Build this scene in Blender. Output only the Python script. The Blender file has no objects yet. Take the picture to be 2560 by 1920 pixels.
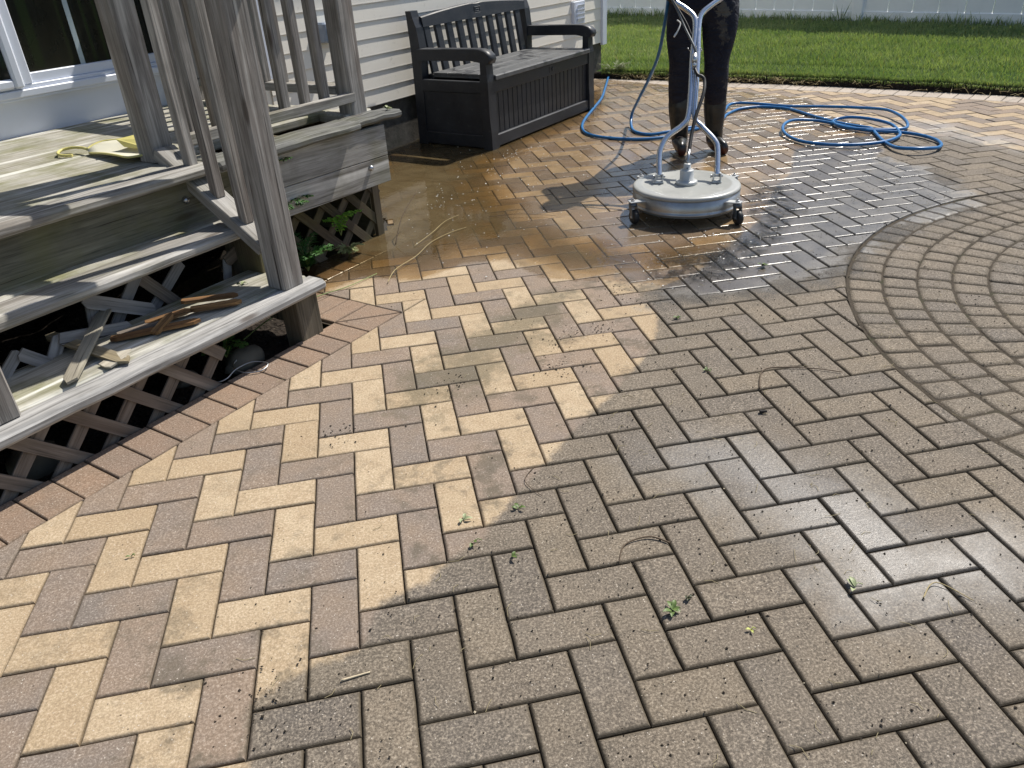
import bpy, bmesh, math, random
import numpy as np
from mathutils import Vector, Matrix, noise
random.seed(7); rng = np.random.default_rng(7)
R_ = math.radians
SC = bpy.context.scene
COL = SC.collection

# ---------------------------------------------------------------- camera
cam = bpy.data.cameras.new("camera"); camo = bpy.data.objects.new("camera", cam); COL.objects.link(camo)
cam.sensor_fit = 'HORIZONTAL'; cam.sensor_width = 36.0; cam.lens = 1923.66/2560*36.0
cam.clip_start = 0.05; cam.clip_end = 500
RC = [[0.97989618,-0.19186533,-0.05469163],[-0.14249758,-0.48121012,-0.86494581],[0.13963495,0.85535052,-0.49887631]]
m = Matrix.Identity(4)
for i in range(3):
    m[i][0] = RC[0][i]; m[i][1] = -RC[1][i]; m[i][2] = -RC[2][i]
m[0][3], m[1][3], m[2][3] = 0.05869056, -1.71401525, 1.19973957
camo.matrix_world = m
SC.camera = camo

# ---------------------------------------------------------------- house frame (s along wall, d outward, z up)
A = R_(46.0)
E1 = Vector((math.cos(A), math.sin(A), 0)); E2 = Vector((math.sin(A), -math.cos(A), 0))
def F(s, d, z=0.0): return E1*s + E2*d + Vector((0, 0, z))

# ---------------------------------------------------------------- world and sun
SUNV = (E1*0.75 + E2*0.14 + Vector((0, 0, 1.0))).normalized()
elev = math.asin(SUNV.z); az = math.atan2(SUNV.x, SUNV.y)
w = bpy.data.worlds.new("World"); SC.world = w; w.use_nodes = True
nt = w.node_tree; nt.nodes.clear()
wo = nt.nodes.new("ShaderNodeOutputWorld"); bg = nt.nodes.new("ShaderNodeBackground"); sky = nt.nodes.new("ShaderNodeTexSky")
sky.sky_type = 'NISHITA'; sky.sun_disc = False; sky.sun_elevation = elev; sky.sun_rotation = az
sky.air_density = 1.0; sky.dust_density = 1.2; sky.ozone_density = 1.0
bg.inputs[1].default_value = 0.10
nt.links.new(sky.outputs[0], bg.inputs[0]); nt.links.new(bg.outputs[0], wo.inputs[0])
sl = bpy.data.lights.new("sun", 'SUN'); slo = bpy.data.objects.new("sun", sl); COL.objects.link(slo)
sl.energy = 4.7; sl.angle = R_(0.55); sl.color = (1.0, 0.95, 0.87)
slo.rotation_euler = SUNV.to_track_quat('Z', 'Y').to_euler()
SC.view_settings.view_transform = 'Standard'; SC.view_settings.look = 'None'
SC.view_settings.exposure = 0.30; SC.view_settings.gamma = 1.0
SC.render.resolution_x = 1024; SC.render.resolution_y = 768

# ---------------------------------------------------------------- object helpers
def tag(o, label=None, cat=None, group=None, kind=None):
    if label: o['label'] = label
    if cat: o['category'] = cat
    if group: o['group'] = group
    if kind: o['kind'] = kind
    return o
def empty(name, loc=(0,0,0), label=None, cat=None, group=None):
    o = bpy.data.objects.new(name, None); COL.objects.link(o); o.location = loc; o.empty_display_size = .1
    return tag(o, label, cat, group)
class Acc:
    def __init__(s): s.v=[]; s.f=[]; s.uv=[]; s.mi=[]; s.sm=[]
    def face(s, idx, uvs=None, mi=0, smooth=False):
        s.f.append(idx); s.uv.append(uvs if uvs else [(0,0)]*len(idx)); s.mi.append(mi); s.sm.append(smooth)
    def add(s, v): s.v.append(Vector(v)); return len(s.v)-1
    def build(s, name, mats, parent=None, origin=None):
        me = bpy.data.meshes.new(name)
        O = Vector(origin) if origin is not None else (parent.matrix_basis.translation if parent is not None and origin is None else Vector((0,0,0)))
        if parent is not None: O = Vector(TR.get(parent.name, (0,0,0)))
        elif origin is not None: O = Vector(origin)
        else: O = Vector((0,0,0))
        me.from_pydata([tuple(v-O) for v in s.v], [], s.f)
        uvl = me.uv_layers.new(name="UVMap")
        flat = [c for f in s.uv for uv in f for c in uv]
        uvl.data.foreach_set("uv", flat)
        if not isinstance(mats, (list, tuple)): mats = [mats]
        for mm in mats: me.materials.append(mm)
        me.polygons.foreach_set("material_index", s.mi); me.polygons.foreach_set("use_smooth", s.sm)
        me.update()
        bm = bmesh.new(); bm.from_mesh(me); bmesh.ops.recalc_face_normals(bm, faces=bm.faces); bm.to_mesh(me); bm.free()
        o = bpy.data.objects.new(name, me); COL.objects.link(o)
        if parent is not None:
            o.parent = parent; TR[o.name] = O
        else:
            o.location = O; TR[o.name] = O
        return o
TR = {}
def root(name, loc, label, cat, group=None):
    o = empty(name, loc, label, cat, group); TR[o.name] = Vector(loc); return o

def beam(acc, a, b, wv, hv, bev=0.003, seg=1, mi=0, jit=0.0, endcut=None):
    """box from a to b; wv, hv = full width / height vectors; chamfered long edges, uv: u along length (m), v around"""
    a=Vector(a); b=Vector(b); wv=Vector(wv); hv=Vector(hv)
    W=wv.length; H=hv.length; wu=wv/W; hu=hv/H; bev=min(bev, W*.3, H*.3)
    pts=[(-W/2+bev,-H/2),(W/2-bev,-H/2),(W/2,-H/2+bev),(W/2,H/2-bev),(W/2-bev,H/2),(-W/2+bev,H/2),(-W/2,H/2-bev),(-W/2,-H/2+bev)]
    per=[0]
    for i in range(8):
        p,q=pts[i],pts[(i+1)%8]; per.append(per[-1]+math.hypot(p[0]-q[0],p[1]-q[1]))
    L=(b-a).length; uo=random.uniform(0,50); vo=random.uniform(0,50)
    rings=[]
    d=(b-a)/L
    eb=min(bev*.8, L*.2)
    ts=[0, eb/L]+[k/seg for k in range(1,seg)]+[1-eb/L,1]
    for t in ts:
        c=a+(b-a)*t; sc=1.0 if (t>0 and t<1) else None
        ring=[]
        j=Vector((random.uniform(-jit,jit) for _ in range(3))) if jit else Vector((0,0,0))
        for (x,y) in pts:
            if sc is None: x*= (W/2-bev*.8)/(W/2); y*= (H/2-bev*.8)/(H/2)
            ring.append(acc.add(c+wu*x+hu*y+j))
        rings.append(ring)
    for r in range(len(ts)-1):
        u0=uo+ts[r]*L; u1=uo+ts[r+1]*L
        for i in range(8):
            k=(i+1)%8
            acc.face([rings[r][i],rings[r][k],rings[r+1][k],rings[r+1][i]],[(u0,vo+per[i]),(u0,vo+per[i+1]),(u1,vo+per[i+1]),(u1,vo+per[i])],mi)
    for ring,uu in ((rings[0],uo),(rings[-1],uo+L)):
        acc.face(ring,[(uu*.2+x*.1,vo+y) for (x,y) in pts],mi)
def tube(acc, pts, r, n=10, mi=0, closed=False, caps=True):
    pts=[Vector(p) for p in pts]; N=len(pts)
    rr=r if isinstance(r,(list,tuple)) else [r]*N
    rings=[]; up=None; u=0
    T=[]
    for i in range(N):
        if i==0: t=pts[1]-pts[0]
        elif i==N-1: t=pts[-1]-pts[-2]
        else: t=(pts[i+1]-pts[i-1])
        T.append(t.normalized())
    x=T[0].orthogonal().normalized()
    for i in range(N):
        x=(x-T[i]*x.dot(T[i])); x = x.normalized() if x.length>1e-6 else T[i].orthogonal().normalized()
        y=T[i].cross(x)
        rings.append([acc.add(pts[i]+(x*math.cos(2*math.pi*k/n)+y*math.sin(2*math.pi*k/n))*rr[i]) for k in range(n)])
    for i in range(N-1):
        l=(pts[i+1]-pts[i]).length
        for k in range(n):
            kk=(k+1)%n
            acc.face([rings[i][k],rings[i][kk],rings[i+1][kk],rings[i+1][k]],[(u,k/n*.1),(u,(k+1)/n*.1),(u+l,(k+1)/n*.1),(u+l,k/n*.1)],mi,True)
        u+=l
    if caps: acc.face(rings[0],None,mi); acc.face(rings[-1],None,mi)
def spline(P, k=6):
    P=[Vector(p) for p in P]; out=[]
    for i in range(len(P)-1):
        p0=P[max(i-1,0)];p1=P[i];p2=P[i+1];p3=P[min(i+2,len(P)-1)]
        for j in range(k):
            t=j/k
            out.append(.5*((2*p1)+(p2-p0)*t+(2*p0-5*p1+4*p2-p3)*t*t+(3*p1-p0-3*p2+p3)*t**3))
    out.append(P[-1]); return out
def lathe(acc, c, axis, prof, n=32, mi=0, smooth=True, xdir=None):
    c=Vector(c); ax=Vector(axis).normalized(); x=ax.orthogonal().normalized() if xdir is None else Vector(xdir).normalized(); y=ax.cross(x)
    rings=[]
    for (r,h) in prof:
        rings.append([acc.add(c+ax*h+(x*math.cos(2*math.pi*k/n)+y*math.sin(2*math.pi*k/n))*max(r,1e-4)) for k in range(n)])
    for i in range(len(prof)-1):
        for k in range(n):
            kk=(k+1)%n
            acc.face([rings[i][k],rings[i][kk],rings[i+1][kk],rings[i+1][k]],[(k/n,prof[i][1]),((k+1)/n,prof[i][1]),((k+1)/n,prof[i+1][1]),(k/n,prof[i+1][1])],mi,smooth)
    acc.face(rings[0],None,mi); acc.face(rings[-1],None,mi)
def fbox(acc, s0,s1,d0,d1,z0,z1,bev=.003,mi=0,axis='s',seg=1):
    """box in the house frame"""
    sm,dm,zm=(s0+s1)/2,(d0+d1)/2,(z0+z1)/2
    if axis=='s': beam(acc,F(s0,dm,zm),F(s1,dm,zm),E2*(d1-d0),Vector((0,0,z1-z0)),bev,seg,mi)
    elif axis=='d': beam(acc,F(sm,d0,zm),F(sm,d1,zm),E1*(s1-s0),Vector((0,0,z1-z0)),bev,seg,mi)
    else: beam(acc,F(sm,dm,z0),F(sm,dm,z1),E1*(s1-s0),E2*(d1-d0),bev,seg,mi)

# ---------------------------------------------------------------- material helpers
class NT:
    def __init__(s, name):
        s.m=bpy.data.materials.new(name); s.m.use_nodes=True; s.t=s.m.node_tree; s.t.nodes.clear()
        s.out=s.t.nodes.new("ShaderNodeOutputMaterial")
    def n(s, typ, **kw):
        nd=s.t.nodes.new(typ)
        for k,v in kw.items(): setattr(nd,k,v)
        return nd
    def set(s, sock, v):
        if hasattr(v,'is_linked') or hasattr(v,'links'): s.t.links.new(v, sock)
        elif v is not None:
            if isinstance(v,(tuple,list)) and len(v)==3 and sock.type=='RGBA': v=(*v,1)
            sock.default_value=v
    def noise(s, scale, detail=4, rough=.55, vec=None, dist=0):
        nd=s.n("ShaderNodeTexNoise"); nd.inputs['Scale'].default_value=scale; nd.inputs['Detail'].default_value=detail
        nd.inputs['Roughness'].default_value=rough; nd.inputs['Distortion'].default_value=dist
        if vec is not None: s.t.links.new(vec, nd.inputs['Vector'])
        return nd.outputs['Fac']
    def voro(s, scale, vec=None, feature='F1', rnd=1):
        nd=s.n("ShaderNodeTexVoronoi"); nd.feature=feature; nd.inputs['Scale'].default_value=scale; nd.inputs['Randomness'].default_value=rnd
        if vec is not None: s.t.links.new(vec, nd.inputs['Vector'])
        return nd
    def math(s, op, a, b=None, c=None, clamp=False):
        nd=s.n("ShaderNodeMath", operation=op, use_clamp=clamp); s.set(nd.inputs[0],a)
        if b is not None: s.set(nd.inputs[1],b)
        if c is not None: s.set(nd.inputs[2],c)
        return nd.outputs[0]
    def mapr(s, v, a, b, c=0, d=1, smooth=False):
        nd=s.n("ShaderNodeMapRange"); nd.interpolation_type='SMOOTHSTEP' if smooth else 'LINEAR'
        s.set(nd.inputs[0],v)
        for i,x in enumerate((a,b,c,d)): s.set(nd.inputs[i+1],x)
        return nd.outputs[0]
    def mix(s, f, a, b, mode='MIX'):
        nd=s.n("ShaderNodeMix", data_type='RGBA', blend_type=mode); s.set(nd.inputs[0],f); s.set(nd.inputs[6],a); s.set(nd.inputs[7],b); return nd.outputs[2]
    def mixf(s, f, a, b):
        nd=s.n("ShaderNodeMix", data_type='FLOAT'); s.set(nd.inputs[0],f); s.set(nd.inputs[2],a); s.set(nd.inputs[3],b); return nd.outputs[0]
    def ramp(s, v, stops):
        nd=s.n("ShaderNodeValToRGB"); s.set(nd.inputs[0],v)
        el=nd.color_ramp.elements
        while len(el)<len(stops): el.new(.5)
        for e,(p,c) in zip(el,stops): e.position=p; e.color=(*c,1) if len(c)==3 else c
        return nd.outputs[0]
    def attr(s, name, out='Fac'):
        nd=s.n("ShaderNodeAttribute", attribute_name=name); return nd.outputs[out]
    def mapping(s, vec, scale=(1,1,1), loc=(0,0,0)):
        nd=s.n("ShaderNodeMapping"); s.t.links.new(vec, nd.inputs[0]); nd.inputs['Scale'].default_value=scale; nd.inputs['Location'].default_value=loc; return nd.outputs[0]
    def obj(s): return s.n("ShaderNodeTexCoord").outputs['Object']
    def uv(s): return s.n("ShaderNodeTexCoord").outputs['UV']
    def pos(s): return s.n("ShaderNodeNewGeometry").outputs['Position']
    def bump(s, h, strength=.3, dist=.01, normal=None):
        nd=s.n("ShaderNodeBump"); s.set(nd.inputs['Height'],h); s.set(nd.inputs['Strength'],strength); nd.inputs['Distance'].default_value=dist
        if normal is not None: s.t.links.new(normal, nd.inputs['Normal'])
        return nd.outputs[0]
    def bsdf(s, color, rough=.6, metal=0, normal=None, spec=.5, **kw):
        b=s.n("ShaderNodeBsdfPrincipled"); s.set(b.inputs['Base Color'],color); s.set(b.inputs['Roughness'],rough); s.set(b.inputs['Metallic'],metal)
        s.set(b.inputs['Specular IOR Level'],spec)
        if normal is not None: s.t.links.new(normal,b.inputs['Normal'])
        for k,v in kw.items(): s.set(b.inputs[k],v)
        s.t.links.new(b.outputs[0], s.out.inputs[0]); return b

def mat_wood(name, light=(.36,.345,.32), dark=(.13,.115,.10), brown=(.20,.14,.095), algae=.0, brownamt=.35, bump=.5):
    M=NT(name); uv=M.uv()
    wob=M.noise(2.2,2,.5,uv)
    v1=M.mapping(uv,(1.6,34,1)); v2=M.mapping(uv,(5,160,1)); v3=M.mapping(uv,(.9,7,1))
    g1=M.noise(1,5,.65,v1,1.2); g2=M.noise(1,3,.6,v2,.3); g3=M.noise(1,3,.5,v3,.8)
    c=M.mix(M.mapr(g1,.3,.68,0,1),dark,light)
    c=M.mix(M.math('MULTIPLY',M.mapr(g3,.45,.75),brownamt),c,brown)
    c=M.mix(M.mapr(g2,.32,.45,.55,0),c,(dark[0]*.5,dark[1]*.5,dark[2]*.5))
    # bleached ridges
    c=M.mix(M.mapr(g2,.6,.75,0,.5),c,(light[0]*1.45,light[1]*1.45,light[2]*1.45))
    # knots
    kv=M.voro(1,M.mapping(uv,(2.2,9,1)))
    kd=kv.outputs['Distance']
    c=M.mix(M.mapr(kd,.05,.13,.75,0,True),c,(.07,.05,.038))
    # cracks
    ck=M.noise(1,2,.5,M.mapping(uv,(1.3,70,1),(3,7,0)),.5)
    crack=M.mapr(ck,.28,.33,1,0,True)
    c=M.mix(M.math('MULTIPLY',crack,.8),c,(.025,.02,.018))
    if algae>0:
        al=M.noise(5,4,.6,M.pos()); c=M.mix(M.mapr(al,.45,.68,0,algae),c,(.15,.15,.045))
    c=M.mix(M.mapr(M.noise(1,3,.6,M.mapping(uv,(1.1,22,1),(5,3,0)),.6),.56,.70,0,.7),c,(min(.85,light[0]*1.7),min(.85,light[1]*1.7),min(.82,light[2]*1.68)))
    st=M.noise(9,4,.6,M.pos()); c=M.mix(M.mapr(st,.5,.75,0,.35),c,(dark[0]*.8,dark[1]*.8,dark[2]*.75))
    h=M.math('ADD',M.math('MULTIPLY',g1,.5),M.math('MULTIPLY',g2,.35)); h=M.math('SUBTRACT',h,crack)
    M.bsdf(c,M.mapr(g1,.3,.7,.85,.62),0,M.bump(h,bump,.0035),.25)
    return M.m
def mat_plain(name, col, rough=.5, metal=0, var=.12, bump=.1, scale=40, spec=.5, dirt=None, dirtcol=(.12,.1,.07)):
    M=NT(name); p=M.obj()
    n1=M.noise(scale,5,.6,p); n2=M.noise(scale*.12,4,.6,p)
    c=M.mix(M.mapr(n2,.3,.7,0,1),tuple(x*(1-var) for x in col),tuple(min(1,x*(1+var)) for x in col))
    if dirt:
        c=M.mix(M.mapr(M.noise(scale*.25,6,.7,p),.5,.8,0,dirt),c,dirtcol)
    M.bsdf(c,M.mapr(n2,.3,.7,max(rough-.08,0),min(rough+.08,1)),metal,M.bump(n1,bump,.002),spec)
    return M.m

WOOD=mat_wood("weathered_wood",(.42,.405,.38),(.14,.13,.115),(.20,.15,.10),algae=.25)
WOOD_POST=mat_wood("weathered_post_wood",(.40,.38,.355),(.13,.12,.11),(.19,.135,.10),0,.5,.6)
WOOD_DECK=mat_wood("weathered_deck_wood",(.55,.53,.47),(.22,.21,.17),(.22,.17,.10),.75,.25)
WOOD_FRONT=mat_wood("sunbleached_tread_wood",(.50,.49,.47),(.17,.165,.16),(.26,.24,.21),0,.2,.8)
WOOD_MOSS=mat_wood("mossy_board_wood",(.22,.22,.21),(.06,.062,.056),(.12,.10,.07),.25,.3,.9)
WOOD_RISER=mat_wood("shaded_algae_riser_wood",(.21,.20,.15),(.085,.082,.062),(.14,.11,.065),.4,.4)  # riser shadow put into the darker base colour, with an algae tint
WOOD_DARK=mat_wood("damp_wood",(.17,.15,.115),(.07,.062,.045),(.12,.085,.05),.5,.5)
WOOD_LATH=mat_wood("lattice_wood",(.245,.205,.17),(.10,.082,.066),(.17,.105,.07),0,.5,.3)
WOOD_LATH_DARK=mat_wood("dark_lattice_wood",(.105,.085,.060),(.045,.036,.026),(.09,.05,.028),.3,.5)  # darker brown version of the lattice wood
WOOD_ROT=mat_wood("rotten_wood",(.30,.17,.07),(.07,.035,.018),(.16,.075,.03),0,.7,.6)
STEEL=mat_plain("galvanised",(.45,.46,.48),.35,1,.1,.15,60)

# ---------------------------------------------------------------- paver colour material
def poly_sdf(P, poly):
    P=np.asarray(P,float); poly=np.asarray(poly,float); n=len(poly)
    d=np.full(len(P),1e9); inside=np.zeros(len(P),bool)
    for i in range(n):
        a=poly[i]; b=poly[(i+1)%n]; e=b-a; w_=P-a
        t=np.clip((w_@e)/(e@e),0,1); q=w_-t[:,None]*e; d=np.minimum(d,(q**2).sum(1))
        c=((a[1]>P[:,1])!=(b[1]>P[:,1])) & (P[:,0] < (b[0]-a[0])*(P[:,1]-a[1])/((b[1]-a[1]) if b[1]!=a[1] else 1e-9)+a[0])
        inside^=c
    return np.where(inside,-1,1)*np.sqrt(d)
DIRTY=[(-0.287,-3.2),(-0.287,-0.87),(-0.306,-0.678),(-0.207,-0.631),(-0.098,-0.608),(-0.043,-0.483),(0.047,-0.463),(0.104,-0.393),(0.184,-0.365),(0.23,-0.286),(0.306,-0.199),(0.451,-0.039),(0.533,0.053),(0.619,0.14),(0.689,0.206),(0.787,0.322),(0.905,0.459),(0.989,0.648),(1.019,0.758),(0.994,0.862),(1.114,0.925),(1.272,0.997),(1.431,1.159),(1.632,1.352),(1.797,1.498),(2.157,2.01),(2.329,2.186),(2.598,2.643),(2.947,2.817),(3.246,2.762),(3.559,2.601),(3.656,2.519),(3.662,2.378),(3.627,2.306),(3.732,2.13),(3.9,1.7),(6,0.5),(8,-4),(8,-6),(0,-6)]
WET=[(-.2,1.30),(-.02,1.42),(.18,1.30),(.38,1.42),(.58,1.42),(.68,1.16),(.82,1.08),(.96,1.02),(1.1,.93),(1.3,.78),(1.5,.85),(1.62,.95),(1.78,1.15),(2.05,1.55),(2.35,1.85),(2.75,2.15),(3.05,2.45),(3.35,3.0),(3.3,3.5),(3.5,4.1),(3.0,4.9),(2.3,5.9),(.2,4.0),(-.9,1.4)]
PUD=[(-.25,1.15),(-.1,1.42),(.08,1.36),(.22,1.30),(.42,1.46),(.62,1.46),(.70,1.22),(.86,1.14),(1.1,1.06),(1.42,1.12),(1.62,1.32),(1.5,1.42),(1.3,1.38),(1.12,1.45),(1.0,1.62),(.92,1.85),(.86,2.1),(.84,2.4),(.85,2.7),(.95,3.02),(1.12,3.3),(1.3,3.55),(1.75,4.05),(2.0,4.5),(2.28,5.4),(1.95,5.2),(.3,4.1),(-.6,2.2)]
DAMP=[(0.60,-0.075),(0.80,0.0),(0.98,-0.04),(1.12,-0.24),(1.2,-0.5),(1.42,-0.60),(1.3,-0.9),(1.10,-0.84),(0.88,-0.83),(0.82,-0.72),(0.82,-0.55),(0.72,-0.33),(0.6,-0.2)]

SHEEN=[(1.05,.80),(1.233,.76),(1.44,.782),(1.6,.78),(1.828,.85),(1.985,1.009),(2.343,1.221),(2.785,1.377),(2.948,1.687),(2.988,1.958),(2.913,2.26),(2.89,2.704),(2.531,2.609),(2.092,2.037),(1.898,1.604),(1.608,1.295),(1.388,1.134),(1.136,.956)]
SMUDGE=[(.02,.30),(.20,.28),(.42,.48),(.64,.70),(.80,.98),(.66,1.04),(.45,.86),(.28,.70),(.08,.52)]
FARWET=[(3.546,3.222),(3.867,2.943),(3.862,2.593),(3.925,2.355),(3.695,2.087),(3.556,2.529),(3.417,2.734)]
def mat_paver():
    M=NT("concrete_paver"); p=M.pos()
    tone=M.attr("tone"); rnd=M.attr("rnd"); rnd2=M.attr("rnd2")
    big=M.noise(7,4,.6,p); fine=M.noise(190,5,.8,p); med=M.noise(60,4,.65,p); mid=M.noise(18,5,.6,p)
    tan=M.mix(rnd,(.42,.315,.195),(.51,.40,.265)); 
    tan=M.mix(M.mapr(mid,.35,.7,0,.6),tan,(.37,.265,.16))
    gry=M.mix(rnd,(.235,.185,.148),(.285,.212,.155)); gry=M.mix(M.math('MULTIPLY',rnd2,.7),gry,(.185,.16,.14))
    gry=M.mix(M.mapr(big,.4,.65,0,.5),gry,(.30,.215,.145))
    red=M.mix(rnd,(.235,.165,.12),(.29,.195,.13)); red=M.mix(M.mapr(big,.4,.65,0,.5),red,(.20,.155,.12))
    c=M.mix(M.mapr(tone,.25,.35),gry,tan)
    c=M.mix(M.mapr(tone,1.25,1.35),c,red)
    kit=M.mix(rnd,(.36,.285,.20),(.24,.20,.165)); c=M.mix(M.mapr(tone,2.25,2.35),c,kit)
    pale=M.mix(rnd,(.42,.36,.30),(.50,.43,.36)); c=M.mix(M.mapr(tone,3.25,3.35),c,pale)
    # grain of the concrete
    c=M.mix(M.mapr(fine,.33,.55,.75,0),c,M.mix(.62,c,(.05,.04,.03)))
    c=M.mix(M.mapr(fine,.52,.70,0,.7),c,M.mix(.45,c,(.85,.76,.66)))
    # dirt film left where the cleaner has not been
    dn=M.math('ADD',M.attr("dirt"),M.math('MULTIPLY',M.math('SUBTRACT',M.noise(26,5,.7,p),.5),.05))
    dirt=M.mapr(dn,-.010,.016,1,0,True)
    dirtamt=M.mapr(M.noise(11,5,.65,p),.3,.72,.90,.60)
    dirtcol=M.mix(M.mapr(M.noise(4,3,.5,p),.35,.65),(.124,.107,.086),(.182,.152,.116))
    dirtcol=M.mix(M.mapr(rnd2,.25,.95,0,.8),dirtcol,(.112,.101,.092))
    cd=M.mix(dirtamt,c,M.mix(.80,c,dirtcol)); cd=M.mix(M.mapr(rnd,0,1,.55,.85),cd,dirtcol)
    cd=M.mix(M.mapr(M.noise(3.0,5,.65,p),.35,.65,0,.45),cd,(.19,.15,.105)); cd=M.mix(M.mapr(M.noise(24,5,.75,p),.48,.72,0,.55),cd,(.062,.055,.046)); cd=M.mix(M.mapr(fine,.51,.70,0,.85),cd,(.46,.39,.30))
    cd=M.mix(M.mapr(fine,.34,.5,.72,0),cd,(.028,.024,.019))
    c=M.mix(dirt,c,cd)
    # left-over smudges on the cleaned part
    sm=M.mapr(M.math('ADD',M.noise(5.5,5,.75,p),M.math('MULTIPLY',M.noise(23,4,.6,p),.3)),.655,.80,0,.75,True)
    near=M.mapr(M.attr("dirt"),0,.55,1,.25)
    sg=M.mapr(M.math('ADD',M.attr("smudge"),M.math('MULTIPLY',M.math('SUBTRACT',M.noise(8,6,.75,p),.5),.75)),-.10,.08,.62,0,True)
    c=M.mix(M.math('MULTIPLY',sg,M.math('SUBTRACT',1,dirt)),c,(.115,.100,.062))
    c=M.mix(M.math('MULTIPLY',M.math('MULTIPLY',sm,near),M.math('SUBTRACT',1,dirt)),c,(.10,.085,.06))
    # quartz / shell specks, two sizes, and small black crumbs
    v=M.voro(130,p); spk=M.mapr(v.outputs['Distance'],.13,.2,1,0); sel=M.mapr(M.noise(75,2,.5,p),.56,.60)
    c=M.mix(M.math('MULTIPLY',M.math('MULTIPLY',spk,sel),.8),c,(.62,.56,.48))
    v2=M.voro(70,p); s2=M.mapr(v2.outputs['Distance'],.1,.16,1,0); sel2=M.mapr(M.noise(31,2,.5,p),.60,.64)
    c=M.mix(M.math('MULTIPLY',M.math('MULTIPLY',s2,sel2),.85),c,(.02,.016,.012))
    # chamfer shade painted into the paver edge colour, stronger on uncleaned pavers
    c=M.mix(M.math('MULTIPLY',M.attr("edge"),M.mixf(dirt,.34,.85)),c,(.085,.068,.045))
    wn=M.math('ADD',M.attr("wet"),M.math('MULTIPLY',M.math('SUBTRACT',M.noise(16,4,.7,p),.5),.10))
    wet=M.mapr(wn,-.02,.03,1,0,True)
    dm=M.math('ADD',M.attr("damp"),M.math('ADD',M.math('MULTIPLY',M.math('SUBTRACT',M.noise(14,5,.7,p),.5),.22),M.math('MULTIPLY',M.math('SUBTRACT',rnd2,.5),.10)))
    damp=M.mapr(dm,-.24,.10,1,0,True)
    wc=M.mix(1,c,(.74,.63,.47),'MULTIPLY'); wc=M.mix(M.mapr(M.noise(3.5,5,.7,p),.40,.66,0,.55),wc,(.12,.092,.055)); wc=M.mix(dirt,wc,M.mix(1,c,(.50,.50,.52),'MULTIPLY'))
    c=M.mix(M.math('MULTIPLY',wet,.85),c,wc)
    c=M.mix(M.math('MULTIPLY',damp,.7),c,M.mix(1,c,(.52,.55,.62),'MULTIPLY'))
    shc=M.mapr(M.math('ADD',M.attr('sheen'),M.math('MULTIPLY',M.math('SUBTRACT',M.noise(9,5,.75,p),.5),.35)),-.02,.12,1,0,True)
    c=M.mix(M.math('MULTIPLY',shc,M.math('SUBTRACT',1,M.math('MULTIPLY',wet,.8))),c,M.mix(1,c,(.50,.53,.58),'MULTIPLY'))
    film=M.noise(8,4,.6,p)
    rw=M.mapr(film,.35,.65,.10,.30)
    rw=M.mixf(M.attr('edge'),rw,M.mapr(M.noise(34,3,.6,p),.40,.62,.20,.60)); r=M.mixf(wet,.86,rw); r=M.mixf(damp,r,M.mapr(film,.3,.7,.31,.42))
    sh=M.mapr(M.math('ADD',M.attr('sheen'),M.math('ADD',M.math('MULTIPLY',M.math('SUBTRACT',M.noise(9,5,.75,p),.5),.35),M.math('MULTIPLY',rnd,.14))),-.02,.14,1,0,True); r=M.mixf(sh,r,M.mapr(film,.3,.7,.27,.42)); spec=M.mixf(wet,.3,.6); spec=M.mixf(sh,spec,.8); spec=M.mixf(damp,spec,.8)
    hh=M.math('ADD',M.math('MULTIPLY',fine,.6),M.math('MULTIPLY',med,.5))
    bs=M.mixf(wet,.75,.32)
    nb=M.bump(hh,bs,.0022)
    M.bsdf(c,r,0,nb,spec)
    return M.m
PAVER=mat_paver()

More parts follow.
